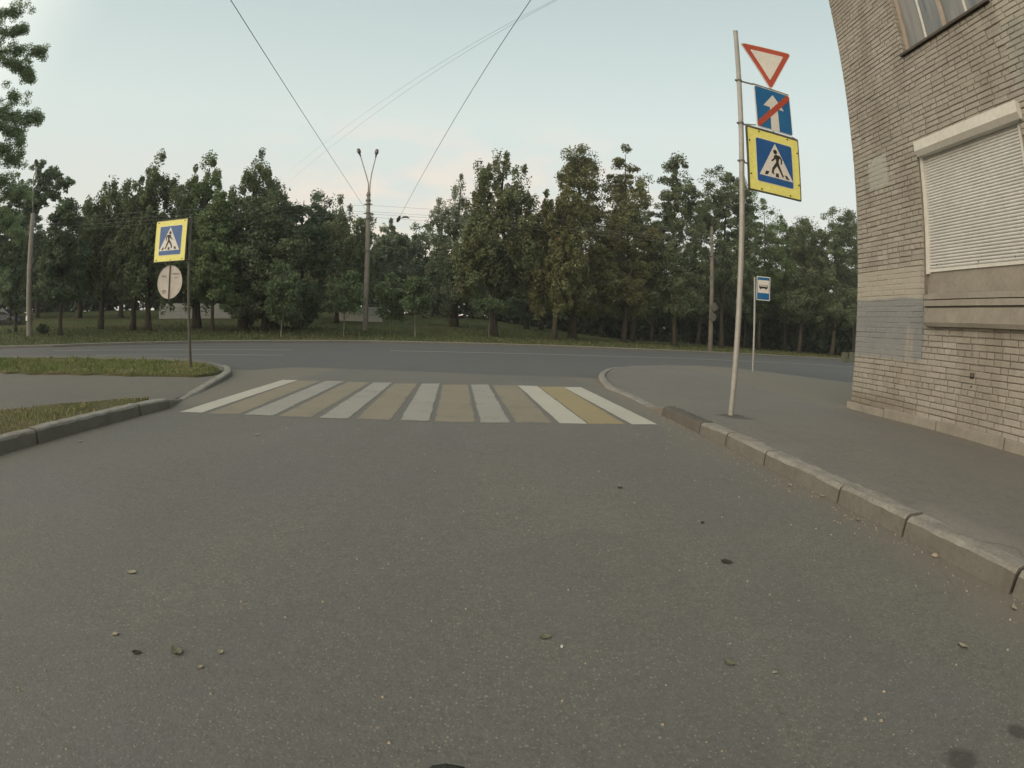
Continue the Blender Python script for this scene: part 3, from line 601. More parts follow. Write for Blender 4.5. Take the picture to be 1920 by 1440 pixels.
while z < 8.6:
    header = (row % 6 == 5); ln = 0.125 if header else BL
    y = OY + (0 if row % 2 else -0.0) ; first = True
    y = OY
    while y > -1.5:
        l_ = ln
        if first: l_ = (0.125 if row % 2 else BL) * random.uniform(.97, 1.02); first = False
        elif random.random() < .05: l_ = 0.125
        l_ *= random.uniform(.97, 1.03)
        c = cutout(y - l_, y - JT * random.uniform(.6, 1.3), z, z + ROW)
        if c:
            t = min(1, max(0, random.gauss(.55, .2)))
            wob = 0.006 * noise.noise(Vector((y, z * 3, 1)))
            top_in = random.uniform(0, .004) if y > OY - .01 else 0
            brick(OX, (c[0] + c[1]) / 2 - top_in, z + ROW / 2 + wob, 0, (c[1] - c[0]) / 2, (ROW - JT * random.uniform(.7, 1.2)) / 2, 'x', t)
        y -= l_
    x = OX; first = True
    while x < OX + 3.5:                                   # far face, round the corner
        l_ = (BL if row % 2 else 0.125) if first else BL; first = False
        brick(x + l_ / 2, OY, z + ROW / 2, 0, (l_ - JT) / 2, (ROW - JT) / 2, 'y', min(1, max(0, random.gauss(.5, .2)))); x += l_
    for o_, yy in ((Wn, Wn[1]), (Up, Up[1])):            # jamb bricks of the openings (face -Y)
        if z > o_[2] and z + ROW < o_[3] + .03:
            b = len(bv); hh = (ROW - JT) / 2; q = random.uniform(-.003, .003)
            for dx_ in (0.004, 0.125):
                for dz_ in (-hh, hh): bv.append((OX + dx_, yy + q - 0.006, z + ROW / 2 + dz_))
            for dx_ in (0.004, 0.125):
                for dz_ in (-hh, hh): bv.append((OX + dx_, yy + .012, z + ROW / 2 + dz_))
            bf.extend([(b, b + 1, b + 3, b + 2), (b + 1, b + 5, b + 7, b + 3), (b, b + 2, b + 6, b + 4), (b, b + 4, b + 5, b + 1)]); tone.extend([random.random()] * 4)
    z += ROW * random.uniform(.985, 1.015); row += 1
me = bpy.data.meshes.new('wall'); me.from_pydata(bv, [], bf); me.update(); set_attr(me, 'tone', tone)
wl = link_mesh('wall', me, M['brick'], bl); wl.matrix_parent_inverse = Matrix.Translation((-WX, -WY, 0))
INV = Matrix.Translation((-WX, -WY, 0))
def bpart(mb, name, mat, parent=None, smooth=False):
    o = mb.build(name, mat, parent or bl, smooth)
    if (parent or bl) is bl: o.matrix_parent_inverse = INV
    return o
m_ = MB(); m_.box(OX + .0045, OX + .03, 5.336, OY - .008, 0.875, 2.115); bpart(m_, 'paint_coat', M['brick']); m_ = MB(); m_.box(OX + .005, OX + .03, 6.03, 6.50, 3.40, 3.86); bpart(m_, 'paint_coat', M['brick'])
# concrete plinth blocks
for i, (a, b) in enumerate(((5.98, 6.93), (4.86, 5.965), (3.68, 4.845), (2.5, 3.665), (1.3, 2.485), (0.1, 1.285))):
    m_ = MB(); m_.box(OX - 0.055, OX + 0.03, a, b, -0.12, 0.150 - (0.03 if i == 0 else 0) + random.uniform(-.01, .01), 0.012); bpart(m_, 'plinth_block', M['plaster'])
# recessed plaster panel under the shutter, and the moulded ledge
m_ = MB(); m_.box(OX + 0.085, OX + 0.13, Wn[0], Wn[1], 1.70, 2.035); bpart(m_, 'sill_panel', M['plaster'])
lg = MB()
prof = [(0.05, 1.745), (-0.07, 1.722), (-0.08, 1.655), (-0.045, 1.648), (-0.100, 1.638), (-0.110, 1.565), (-0.055, 1.556), (-0.055, 1.548), (-0.104, 1.538), (-0.110, 1.36), (-0.085, 1.312), (0.05, 1.300)]
ys_ = list(np.arange(0.2, 5.19, 0.12)) + [5.19, 5.225, 5.245]
for i, yy in enumerate(ys_):
    e_ = 1.0 if yy <= 5.19 else (0.9 if yy < 5.23 else 0.62)
    for (px_, pz_) in prof:
        jj = 0.004 * noise.noise(Vector((yy * 5, pz_ * 12, 0))); lg.v.append((OX + (px_ * e_ if px_ < 0 else px_) + jj, yy, pz_ + jj + (0.01 if e_ < 1 and pz_ < 1.4 else 0)))
n_ = len(prof)
for i in range(len(ys_) - 1):
    for k in range(n_ - 1): lg.f.append((i * n_ + k, i * n_ + k + 1, (i + 1) * n_ + k + 1, (i + 1) * n_ + k))
lg.f.append(tuple(range(n_))); lg.f.append(tuple(range((len(ys_) - 1) * n_, len(ys_) * n_)))
bpart(lg, 'ledge', M['plaster'])
# roller shutter
SX = OX + 0.075
sm = MB(); zz = 2.035
while zz < 3.66:
    hsl = 0.0405; P_ = [(SX + .012, zz), (SX + 0.001, zz + .004), (SX - 0.006, zz + .013), (SX - 0.007, zz + .024), (SX - .003, zz + .034), (SX + .012, zz + .039)]
    b = len(sm.v)
    for yy in (3.50, 5.275):
        for p in P_: sm.v.append((p[0], yy, p[1]))
    for k in range(len(P_) - 1): sm.f.append((b + k, b + k + 1, b + k + 1 + len(P_), b + k + len(P_)))
    zz += hsl
sh = bpart(sm, 'roller_shutter', M['shutter'])
m_ = MB(); m_.box(SX + .010, SX + .02, 3.5, 5.28, 2.03, 3.68); bpart(m_, 'shutter_back', M['mortar'])
for a, b in ((5.262, 5.322), (3.43, 3.49)):
    m_ = MB(); m_.box(SX - 0.035, SX + 0.02, a, b, 2.005, 3.69, .004); bpart(m_, 'guide_rail', M['shutter_box'])
m_ = MB(); m_.box(SX - 0.012, SX + .008, 3.49, 5.262, 2.028, 2.07, .003); bpart(m_, 'bottom_bar', M['shutter_box'])
bxm = MB(); pf = [(OX + 0.06, 3.60), (OX - 0.045, 3.60), (OX - 0.100, 3.665), (OX - 0.100, 3.800), (OX + 0.06, 3.800)]
bxm.add([(p[0], yy, p[1]) for yy in (3.36, 5.27) for p in pf], [(0, 1, 2, 3, 4), (9, 8, 7, 6, 5)] + [(k, (k + 1) % 5, (k + 1) % 5 + 5, k + 5) for k in range(5)])
bpart(bxm, 'shutter_box', M['shutter_box'])
for (yy, zz2) in ((5.12, 2.12), (4.35, 2.10), (3.75, 2.12)):
    m_ = MB(); m_.tube([(SX - .012, yy, zz2), (SX - .022, yy, zz2)], .008, 8); bpart(m_, 'bolt', M['clamp'])
# upper window
ux = OX + 0.115
fr = MB(); fr.box(ux - .03, ux + .03, Up[1] - .075, Up[1] - .002, Up[2] + .03, Up[3]); fr.box(ux - .03, ux + .03, Up[0] + .002, Up[0] + .07, Up[2] + .03, Up[3]); fr.box(ux - .028, ux + .03, Up[0] + .07, Up[1] - .075, Up[2] + .03, Up[2] + .085)
fr.box(ux - .028, ux + .03, 4.32, 4.40, Up[2] + .085, Up[3]); uf = bpart(fr, 'window_frame', M['frame_wood'])
for a, b in ((Up[0] + .07, 4.32), (4.40, Up[1] - .075)):
    m_ = MB(); m_.box(ux, ux + .012, a + .004, b - .004, Up[2] + .088, Up[3] - .004); o = m_.build('pane', M['pane'], uf)
    c0 = (a + b) / 2
    m_ = MB(); m_.box(ux - .012, ux + .014, c0 - .02, c0 + .02, Up[2] + .086, Up[3] - .002); m_.build('glazing_bar', M['shutter_box'], uf)
m_ = MB(); m_.add([(ux, Up[0] + .002, Up[2] + .028), (ux, Up[1] - .002, Up[2] + .028), (OX - .055, Up[1] + .03, Up[2] - .005), (OX - .055, Up[0] - .03, Up[2] - .005),
                   (ux, Up[0] + .002, Up[2] + .008), (ux, Up[1] - .002, Up[2] + .008), (OX - .055, Up[1] + .03, Up[2] - .042), (OX - .055, Up[0] - .03, Up[2] - .042)],
                  [(0, 1, 2, 3), (7, 6, 5, 4), (3, 2, 6, 7), (1, 0, 4, 5), (0, 3, 7, 4), (2, 1, 5, 6)]); bpart(m_, 'window_sill', M['flash'])
# small stencilled trident-like mark and screw hole low on the wall
mk = at_X(1822, 707, OX - .0045); m_ = MB(); s_ = 0.012
for q in (-1, 0, 1): m_.box(mk.x - .002, mk.x + .0005, mk.y + q * .026 - .007, mk.y + q * .026 + .007, mk.z - .005, mk.z + .05)
m_.box(mk.x - .0024, mk.x + .0005, mk.y - .033, mk.y + .033, mk.z - .022, mk.z - .004); bpart(m_, 'painted_mark', M['s_black'])
m_ = MB(); q = at_X(1821, 725, OX); m_.tube([(OX - .007, q.y, q.z), (OX + .01, q.y, q.z)], .012, 10); bpart(m_, 'wall_hole', M['s_black'])
m_ = MB(); q = at_X(1797, 547, OX + 0.04)
# flat roof slab
m_ = MB(); m_.box(OX - .25, OX + 9, YB, OY + .25, ZT, ZT + .25); bpart(m_, 'roof', M['plaster'])

# ------------------------------------------------------------------ road signs
def tri_round(s, top_down=False, r=0.06, n=5):
    P = [Vector((0, s * .866, 0)), Vector((s / 2, 0, 0)), Vector((-s / 2, 0, 0))]; out_ = []
    for i, p in enumerate(P):
        a = (P[i - 1] - p).normalized(); b = (P[(i + 1) % 3] - p).normalized(); p1 = p + a * r; p2 = p + b * r
        for k in range(n + 1):
            t = k / n; q = p1 * (1 - t) ** 2 + p * 2 * t * (1 - t) + p2 * t * t; out_.append((q.x, -q.y if top_down else q.y))
    return out_
def rrect(w_, h_, r, x=0, z=0, n=4):
    out_ = []
    for cx_, cz_, a0 in ((w_ / 2 - r, h_ / 2 - r, 0), (-w_ / 2 + r, h_ / 2 - r, 90), (-w_ / 2 + r, -h_ / 2 + r, 180), (w_ / 2 - r, -h_ / 2 + r, 270)):
        for k in range(n + 1):
            a = R(a0 + 90 * k / n); out_.append((x + cx_ + r * math.cos(a), z + cz_ + r * math.sin(a)))
    return out_
def part2d(polys, y0, y1, name, mat, parent):
    m_ = MB()
    for p in polys: m_.prism(p, y0, y1)
    return m_.build(name, mat, parent)
def limb(p, q, w1, w2):
    p, q = Vector((*p, 0)), Vector((*q, 0)); d = (q - p).normalized(); n_ = Vector((-d.y, d.x, 0))
    return [tuple((p + n_ * w1)[:2]), tuple((q + n_ * w2)[:2]), tuple((q - n_ * w2)[:2]), tuple((p - n_ * w1)[:2])]
def crossing_board(parent, s, mirror, rivets):
    """square board s x s, local origin at its centre, faces -Y"""
    mx = -1 if mirror else 1
    def U(u, v): return ((u - .5) * s * mx, (.5 - v) * s)
    pl = part2d([rrect(s, s, .02)], 0, .012, 'crossing_sign', M['s_yellow'], parent)
    fr_ = MB()
    for a, b, c, d in ((-s / 2 - .008, s / 2 + .008, s / 2 - .002, s / 2 + .012), (-s / 2 - .008, s / 2 + .008, -s / 2 - .012, -s / 2 + .002)): fr_.box(a, b, -.004, .026, c, d)
    for a in (-s / 2 - .010, s / 2 - .004): fr_.box(a, a + .014, -.0035, .0255, -s / 2 + .002, s / 2 - .002)
    fr_.build('frame', M['dark_galv'], pl)
    part2d([rrect(.72 * s, .72 * s, .03, 0, .005 * s)], -.0025, 0, 'white_border', M['s_white'], pl)
    part2d([rrect(.70 * s, .70 * s, .025, 0, .005 * s)], -.0045, -.0025, 'blue_field', M['s_blue'], pl)
    part2d([[U(.514, .170), U(.848, .742), U(.19, .738)]], -.0065, -.0045, 'white_triangle', M['s_white'], pl)
    fig = [[(U(.509, .31)[0] + .038 * s * math.cos(a), U(.509, .31)[1] + .038 * s * math.sin(a)) for a in np.linspace(0, 2 * math.pi, 18, endpoint=False)],
           [U(.49, .372), U(.52, .352), U(.585, .36), U(.60, .38), U(.572, .45), U(.566, .535), U(.515, .53), U(.52, .44), U(.50, .40)],
           limb(U(.50, .37), U(.49, .435), .016 * s, .013 * s), limb(U(.488, .425), U(.43, .475), .014 * s, .012 * s),
           limb(U(.585, .37), U(.632, .42), .018 * s, .013 * s), limb(U(.632, .41), U(.618, .495), .014 * s, .012 * s),
           limb(U(.535, .50), U(.455, .60), .027 * s, .020 * s), limb(U(.46, .585), U(.435, .675), .021 * s, .017 * s), limb(U(.44, .668), U(.47, .68), .012 * s, .01 * s),
           limb(U(.548, .51), U(.60, .61), .026 * s, .019 * s), limb(U(.595, .60), U(.648, .70), .019 * s, .014 * s)]
    m_ = MB()
    for i, p in enumerate(fig): m_.prism(p, -.0085 - i * .0001, -.0065)
    m_.build('walking_figure', M['s_black'], pl)
    zb = [[U(.315, .655), U(.375, .655), U(.345, .715), U(.285, .715)], [U(.505, .66), U(.555, .66), U(.562, .722), U(.498, .722)], [U(.675, .66), U(.73, .665), U(.775, .722), U(.712, .72)]]
    for p in zb: part2d([p], -.0085, -.0065, 'zebra_bar', M['s_black'], pl)
    for (u, v) in rivets: m_ = MB(); x_, z_ = U(u, v); m_.tube([(x_, -.008, z_), (x_, 0.001, z_)], .011, 8); m_.build('rivet', M['rust'], pl)
    return pl
sp_b = gp(1370, 780, pave_z(2.6, 5.6)); sp_b = Vector((sp_b.x, sp_b.y, pave_z(sp_b.x, sp_b.y)))
SP = empty('sign_post', sp_b)
tag(SP, 'tall galvanised pole carrying three road signs beside the brick building', 'road sign')
top = at_Y(1379, 60, sp_b.y) - sp_b
mid = at_Y(1391, 330, sp_b.y) - sp_b
m_ = MB(); m_.tube([(0, 0, -.15), (0, 0, 0.0), tuple(mid * .5 + Vector((-.008, 0, 0))), tuple(mid), tuple(top)], [.034, .034, .033, .032, .031], 20); m_.tube([tuple(top), tuple(top + Vector((0, 0, .01)))], [.0325, .0325], 20)
m_.build('pole', M['galv'], SP, True)
def pole_at(zw):  # pole axis (local) at local height
    return mid * (zw / mid.z) if zw < mid.z else mid.lerp(top, (zw - mid.z) / (top.z - mid.z))
fm = MB(); nf = 22; rr0 = [(.13 + .05 * noise.noise(Vector((k * .9, 3, 1))), .012 + .006 * noise.noise(Vector((k, 8, 1)))) for k in range(nf)]
for (sc_, hz_) in ((1.25, -.02), (1.0, .4), (.62, 1.0), (.24, 1.25)):
    for k in range(nf): a_ = 2 * math.pi * k / nf; fm.v.append((rr0[k][0] * 1.3 * sc_ * math.cos(a_), rr0[k][0] * sc_ * math.sin(a_), rr0[k][1] * hz_ - .004))
for j in range(3):
    for k in range(nf): fm.f.append((j * nf + k, j * nf + (k + 1) % nf, (j + 1) * nf + (k + 1) % nf, (j + 1) * nf + k))
fm.f.append(tuple(3 * nf + k for k in range(nf))); fm.build('footing', M['kerb_dark'], SP)
YAW = R(9); SY = sp_b.y + .03
yb = empty('sign_frame_origin')
bpy.data.objects.remove(yb)
def local(px, py, Y): return at_Y(px, py, Y) - sp_b
def board_node(px, py, Y):
    e = MB().box(-.012, .012, .02, .05, -.2, .2)
    o = e.build('mount_rail', M['clamp'], SP); o.location = local(px, py, Y); o.rotation_euler = (0, 0, YAW); return o
r1 = board_node(1453, 306.5, SY)
crossing_board(r1, 0.80, False, [(u, v) for v in (.03, .97) for u in (.22, .78)] + [(u, v) for u in (.03, .97) for v in (.22, .76)])
r2_ = board_node(1451, 207, SY)
s2 = 0.57
one = part2d([rrect(s2, s2 * 1.03, .035)], 0, .012, 'one_way_end_sign', M['s_white'], r2_)
part2d([rrect(s2 - .022, s2 * 1.03 - .022, .028)], -.002, 0, 'blue_field', M['s_blue2'], one)
part2d([[(-.065, -.298), (.065, -.298), (.062, .03), (.165, .03), (0, .21 + .01), (-.165, .03), (-.062, .03)]], -.004, -.002, 'white_arrow', M['s_white'], one)
hw, hh = s2 / 2 - .012, s2 * 1.03 / 2 - .012
part2d([[(-hw, -hh + .012), (-hw + .03, -hh), (-hw + .035, -hh), (hw, hh - .065), (hw, hh - .012), (hw - .03, hh), (hw - .04, hh), (-hw, -hh + .065)]], -.006, -.004, 'red_slash', M['s_red'], one)
r3_ = board_node(1440, 118, SY); r3_.rotation_euler = (0, 0, R(-1))
gz_ = 0.24
gw = part2d([[(x, z + gz_) for x, z in tri_round(.76, True)]], 0, .012, 'give_way_sign', M['s_white'], r3_)
part2d([[(x, z + gz_ - .010) for x, z in tri_round(.725, True, .055)]], -.002, 0, 'red_border', M['s_red'], gw)
part2d([[(x, z + gz_ - .085) for x, z in tri_round(.49, True, .02)]], -.004, -.002, 'white_centre', M['s_white'], gw)
def bar_between(a, b, rad, name, mat):
    m_ = MB(); m_.tube([a, b], rad, 8); return m_.build(name, mat, SP)
ex = Vector((math.cos(YAW), math.sin(YAW), 0))
c1, c2, c3 = r1.location, r2_.location, r3_.location
zt = c2.z + .31; p_ = pole_at(zt); bar_between(p_, c2 + ex * -.28 + Vector((0, .03, .31)), .012, 'bracket_arm', M['galv']); bar_between(c2 + ex * -.29 + Vector((0, .03, .32)), c2 + ex * .29 + Vector((0, .03, .32)), .010, 'bracket_arm', M['galv'])
zt = c1.z + .44; p2_ = pole_at(zt); bar_between(p2_, c1 + ex * -.42 + Vector((0, .03, .43)), .012, 'bracket_arm', M['galv']); bar_between(c1 + ex * -.42 + Vector((0, .035, .435)), c1 + ex * .42 + Vector((0, .035, .435)), .011, 'bracket_arm', M['galv'])
zt3 = c1.z - .06; p3_ = pole_at(zt3); bar_between(p3_, c1 + ex * -.41 + Vector((0, .03, -.08)), .012, 'bracket_arm', M['galv'])
bar_between(c2 + ex * -.29 + Vector((0, .03, -.27)), c1 + ex * -.41 + Vector((0, .03, .44)), .008, 'bracket_arm', M['galv'])
bar_between(c2 + ex * .29 + Vector((0, .03, -.29)), c1 + ex * .42 + Vector((0, .03, .43)), .008, 'bracket_arm', M['galv'])
bar_between(c3 + Vector((0, .03, -.2)), c2 + Vector((0, .03, .1)), .010, 'bracket_arm', M['galv'])
bar_between(c2 + Vector((0, .036, -.2)), c1 + Vector((0, .036, .2)), .010, 'bracket_arm', M['galv'])
for pp in (p_, p2_, p3_):
    m_ = MB(); m_.tube([pp - Vector((0, 0, .012)), pp + Vector((0, 0, .012))], .038, 16); m_.box(pp.x - .055, pp.x - .03, pp.y - .008, pp.y + .008, pp.z - .01, pp.z + .01); m_.build('clamp', M['clamp'], SP)
# left sign post
ls_b = gp(357.5, 688, .085); LS = empty('sign_post', ls_b)
tag(LS, 'dark steel post with crossing sign and round sign back on the left grass strip', 'road sign')
lt = at_Y(358, 405, ls_b.y) - ls_b
m_ = MB(); m_.tube([(0, 0, -.1), (0, 0, 0), tuple(lt * .5), tuple(lt)], [.030, .030, .028, .028], 16); m_.tube([tuple(lt), tuple(lt + Vector((0, 0, .03)))], [.034, .018], 12); m_.build('pole', M['dark_galv'], LS, True)
YL = ls_b.y - .10
c = at_Y(319.3, 451, YL) - ls_b
m_ = MB(); m_.box(-.01, .01, .02, .04, -.3, .3); rail = m_.build('mount_rail', M['dark_galv'], LS); rail.location = c
crossing_board(rail, 0.80, True, [(.08, .04), (.92, .04), (.08, .96), (.92, .96)])
for zz in (.40, -.40):
    m_ = MB(); e = Vector((lt.x * ((c.z + zz) / lt.z), lt.y, c.z + zz)); m_.tube([c + Vector((-.40, .03, zz)), c + Vector((.42, .03, zz)), Vector((e.x + (.06 if zz < 0 else 0), 0, e.z))], .013, 8); m_.build('bracket_arm', M['dark_galv'], LS)
rc = at_Y(318, 529, YL + .02) - ls_b
m_ = MB(); nn_ = 40; rr_ = .315
ang = [2 * math.pi * k / nn_ for k in range(nn_)]
m_.add([(rr_ * math.cos(a), 0, rr_ * math.sin(a)) for a in ang] + [(rr_ * math.cos(a), .004, rr_ * math.sin(a)) for a in ang], [tuple(range(nn_)), tuple(reversed(range(nn_, 2 * nn_)))] + [(k, (k + 1) % nn_, (k + 1) % nn_ + nn_, k + nn_) for k in range(nn_)])
m_.tube([(rr_ * math.cos(a), .002, rr_ * math.sin(a)) for a in ang + [0.0]], .008, 6, False)
rs = m_.build('round_sign_back', M['sign_back'], LS); rs.location = rc
m_ = MB(); m_.tube([(0, -.014, -rr_ - .03), (0, -.014, rr_ + .12)], .011, 8); m_.build('mounting_tube', M['dark_galv'], rs)
rng_ = random.Random(3)
def scribble(x0, z0, w_, h_, n_):
    P_ = [(x0 + w_ * k / n_, -.003, z0 + h_ * math.sin(k * 1.9 + rng_.random()) * rng_.uniform(.4, 1)) for k in range(n_ + 1)]; m_ = MB(); m_.tube(P_, .0035, 4); m_.build('scribble', M['rust'], rs)
scribble(-.22, .12, .14, .03, 9); scribble(.04, .15, .2, .025, 12); scribble(.12, .08, .1, .008, 5); scribble(-.2, -.17, .13, .03, 9); scribble(-.18, -.20, .1, .02, 6)
# bus stop sign
bs_b = Vector((gp(1411, 700).x, gp(1411, 700).y, 0.0)); BS = empty('bus_stop_sign', bs_b); bs_b.z = pave_z(bs_b.x, bs_b.y)
BS.location = bs_b
tag(BS, 'blue and white bus stop sign on a thin grey post near the main road', 'bus stop sign')
bt = at_Y(1415, 520, bs_b.y) - bs_b
m_ = MB(); m_.tube([(0, 0, -.1), (0, 0, 0), tuple(bt)], .028, 12); m_.build('pole', M['galv'], BS, True)
bc = at_Y(1431.3, 541, bs_b.y - .03) - bs_b
m_ = MB(); m_.box(-.2, .2, .014, .03, -.30, .30); rl = m_.build('mount_rail', M['galv'], BS); rl.location = bc; rl.rotation_euler = (0, 0, R(-8))
bw, bh = .435, .70
pl = part2d([rrect(bw, bh, .02)], 0, .012, 'stop_panel', M['s_white'], rl)
part2d([rrect(bw - .05, bh - .05, .02)], -.002, 0, 'blue_field', M['s_blue2'], pl)
part2d([rrect(bw - .08, .38, .02, 0, .055)], -.004, -.002, 'white_field', M['s_white'], pl)
m_ = MB(); m_.prism(rrect(.27, .10, .02, 0, .05), -.006, -.004)
for x_ in (-.085, .085): m_.prism([(x_ + .026 * math.cos(a), .0 + .026 * math.sin(a)) for a in np.linspace(0, 6.283, 14, endpoint=False)], -.0065, -.004)
m_.build('bus_pictogram', M['s_black'], pl)
m_ = MB()
for k in range(4): m_.prism(rrect(.048, .036, .006, -.088 + k * .058, .073), -.0072, -.0062)
m_.build('pictogram_windows', M['s_white'], pl)
for q_ in (.28, -.28): m_ = MB(); m_.box(bt.x - .01, bc.x, bt.y - .012, bt.y + .012, bc.z + q_ - .01, bc.z + q_ + .01); m_.build('bracket_arm', M['galv'], BS)

# ------------------------------------------------------------------ street lamps and poles
def lamp_head(parent, base, d, s=1.0):
    d = Vector(d).normalized(); up = Vector((0, 0, 1)); m_ = MB(); b = Vector(base)
    m_.tube([b, b + d * .28 * s, b + d * .30 * s], [.075 * s, .085 * s, .10 * s], 12)
    m_.tube([b + d * .30 * s, b + d * .42 * s, b + d * .66 * s, b + d * .84 * s, b + d * .90 * s], [.12 * s, .19 * s, .21 * s, .14 * s, .03 * s], 14)
    o = m_.build('lamp_head', M['lamp_metal'], parent, True)
    dn = (Vector((0, -.6, -1)) - d * Vector((0, -.6, -1)).dot(d)).normalized(); q = b + d * .55 * s + dn * .12 * s; m_ = MB()
    m_.tube([q - d * .22 * s, q - d * .1 * s, q + d * .12 * s, q + d * .24 * s], [.02 * s, .12 * s, .13 * s, .02 * s], 12); m_.build('lamp_glass', M['lamp_glass'], o, True)
    return o
D0 = 33.0
lb = at_dist(685, 632, D0); gz0 = lawn_z(lb.x, lb.y); lb = Vector((lb.x, lb.y, lb.z)); SL = empty('street_lamp', lb)
tag(SL, 'concrete street lamp pole with two lamp heads spread in a V, beyond the road', 'street lamp', 'concrete poles along the far side of the road')
def P3(px, py, D=D0): return at_dist(px, py, D) - lb
tp = P3(691.5, 360); m_ = MB(); m_.tube([(0, 0, min(-.3, gz0 - lb.z - .3)), (0, 0, 0), tuple(P3(689, 470)), tuple(tp)], [.185, .18, .15, .115], 14); m_.build('pole', M['concrete_pole'], SL, True)
for y_, r_ in ((366, .14), (376, .17), (383, .15), (400, .17), (410, .15), (471, .20)):
    q = P3(691 - (y_ - 360) * .022, y_); m_ = MB(); m_.tube([q - Vector((0, 0, .05)), q + Vector((0, 0, .05))], r_, 14)
    if y_ > 380: m_.box(q.x - r_ - .12, q.x + r_ + .12, q.y - .04, q.y + .04, q.z - .03, q.z + .03)
    m_.build('pole_band', M['clamp'], SL)
for pts in (((690.5, 362), (691, 345), (688, 333), (676, 293)), ((693, 362), (694, 345), (697, 325), (704.5, 295))):
    P_ = [P3(*q) for q in pts]; m_ = MB(); m_.tube(P_, .038, 8); m_.build('lamp_arm', M['galv'], SL, True); lamp_head(SL, P_[-1], P_[-1] - P_[-2] + Vector((0, -.25, 0)), .62)
# left concrete pole
D1 = 31.0; l2 = at_dist(56, 640, D1); SL2 = empty('street_lamp', l2)
tag(SL2, 'concrete street lamp pole at the far left, its top hidden in leaves', 'street lamp', 'concrete poles along the far side of the road')
q = lambda px, py: at_dist(px, py, D1) - l2
m_ = MB(); m_.tube([(0, 0, -.5), (0, 0, 0), tuple(q(62, 400))], [.20, .19, .125], 14); m_.build('pole', M['concrete_pole'], SL2, True)
m_ = MB(); m_.tube([q(62, 404), q(61.5, 360), q(63, 332), q(70, 312)], .035, 8); m_.build('lamp_arm', M['galv'], SL2, True); lamp_head(SL2, q(70, 312), (.3, -.5, .35), .55)
m_ = MB(); a = q(54.5, 597); m_.box(a.x - .05, a.x + .10, a.y - .21, a.y - .19, a.z - .12, a.z + .12); m_.build('notice', M['s_white'], SL2)
# right concrete pole with two sign backs
D2 = 35.0; l3 = at_dist(1331, 658, D2); SL3 = empty('utility_pole', l3)
tag(SL3, 'slim concrete utility pole with sign backs, among the trees left of the bus stop sign', 'utility pole', 'concrete poles along the far side of the road')
q = lambda px, py, D=D2: at_dist(px, py, D) - l3
m_ = MB(); m_.tube([(0, 0, -.5), (0, 0, 0), tuple(q(1334.5, 425))], [.17, .16, .10], 14); m_.build('pole', M['old_pole'], SL3, True)
m_ = MB(); m_.tube([q(1334.5, 428), q(1335.5, 412), q(1344, 402), q(1366, 379)], .016, 8); m_.build('lamp_arm', M['dark_galv'], SL3, True)
for py_ in (456, 480, 520):
    a = q(1334, py_); m_ = MB(); m_.tube([a - Vector((0, 0, .04)), a + Vector((0, 0, .04))], .15, 12); m_.box(a.x - .28, a.x + .28, a.y - .03, a.y + .03, a.z - .03, a.z + .03); m_.build('pole_band', M['clamp'], SL3)
a = q(1339, 576, D2 - .25); s_ = .33; m_ = MB(); m_.prism([(a.x, a.z + s_), (a.x + s_, a.z), (a.x, a.z - s_), (a.x - s_, a.z)], a.y, a.y + .02); m_.build('diamond_sign_back', M['dark_galv'], SL3)
a = q(1336, 594, D2 - .25); m_ = MB(); m_.prism([(a.x + .28 * math.cos(t), a.z + .28 * math.sin(t)) for t in np.linspace(0, 6.283, 20, endpoint=False)], a.y, a.y + .02); m_.build('round_sign_back', M['dark_galv'], SL3)

def wire(label, A, B, sag, rad, extra=None, group='overhead wires across the junction'):
    P_ = []
    for k in range(41):
        t = k / 40; p = A.lerp(B, t); p.z -= sag * 4 * t * (1 - t); P_.append(p - A)
    e = MB(); e.tube(P_, rad, 5); o = e.build('overhead_wire', M['wire']); o.location = A; tag(o, label, 'wire', group)
    if extra:
        for t0, t1, rr in extra:
            m_ = MB(); m_.tube([P_[-1] * t0, P_[-1] * ((t0 + t1) / 2), P_[-1] * t1], [rr * .6, rr, rr * .6], 8); m_.build('insulator', M['insul'], o)
    return o
wire('thick span wire from the top left down to the two-headed lamp pole', at_dist(395, -60, 6.5), at_dist(689, 398, D0), 0.0, .007)
wire('span wire from the top centre down to its dark insulator right of the lamp pole', at_dist(1030, -50, 6.5), at_dist(744, 417, 27), 0.0, .007, [(.93, .985, .10)])
wire('upper of the two faint thin wires crossing the sky from centre top', at_dist(1060, -10, 14), at_dist(545, 318, 48), 0.0, .005)
wire('lower of the two faint thin wires crossing the sky from centre top', at_dist(1080, -18, 13), at_dist(540, 342, 48), 0.0, .005)
for k, (yl, ym, yr, nm) in enumerate(((418, 385, 440, 'topmost'), (426, 396.5, 452, 'second'), (433, 401, 456, 'third'), (440, 407, 462, 'lowest'))):
    wire(f'{nm} of the four cables from the left pole to the lamp pole', at_dist(30, yl, 30), at_dist(689, ym, D0 - .2), .15, .007, group='cables strung along the far kerb')
    wire(f'{nm} of the four cables from the lamp pole to the right pole', at_dist(690, ym, D0 - .2), at_dist(1335, yr, D2), .25, .007, group='cables strung along the far kerb')
ins = at_dist(760, 408.5, 33); m_ = MB(); m_.tube([(-.28, 0, -.03), (-.1, 0, .06), (.1, 0, .06), (.28, 0, -.03)], [.02, .07, .07, .02], 8); o = m_.build('wire_fitting', M['insul']); o.location = ins; tag(o, 'small dark fitting clipped on the cable right of the lamp pole', 'wire fitting')

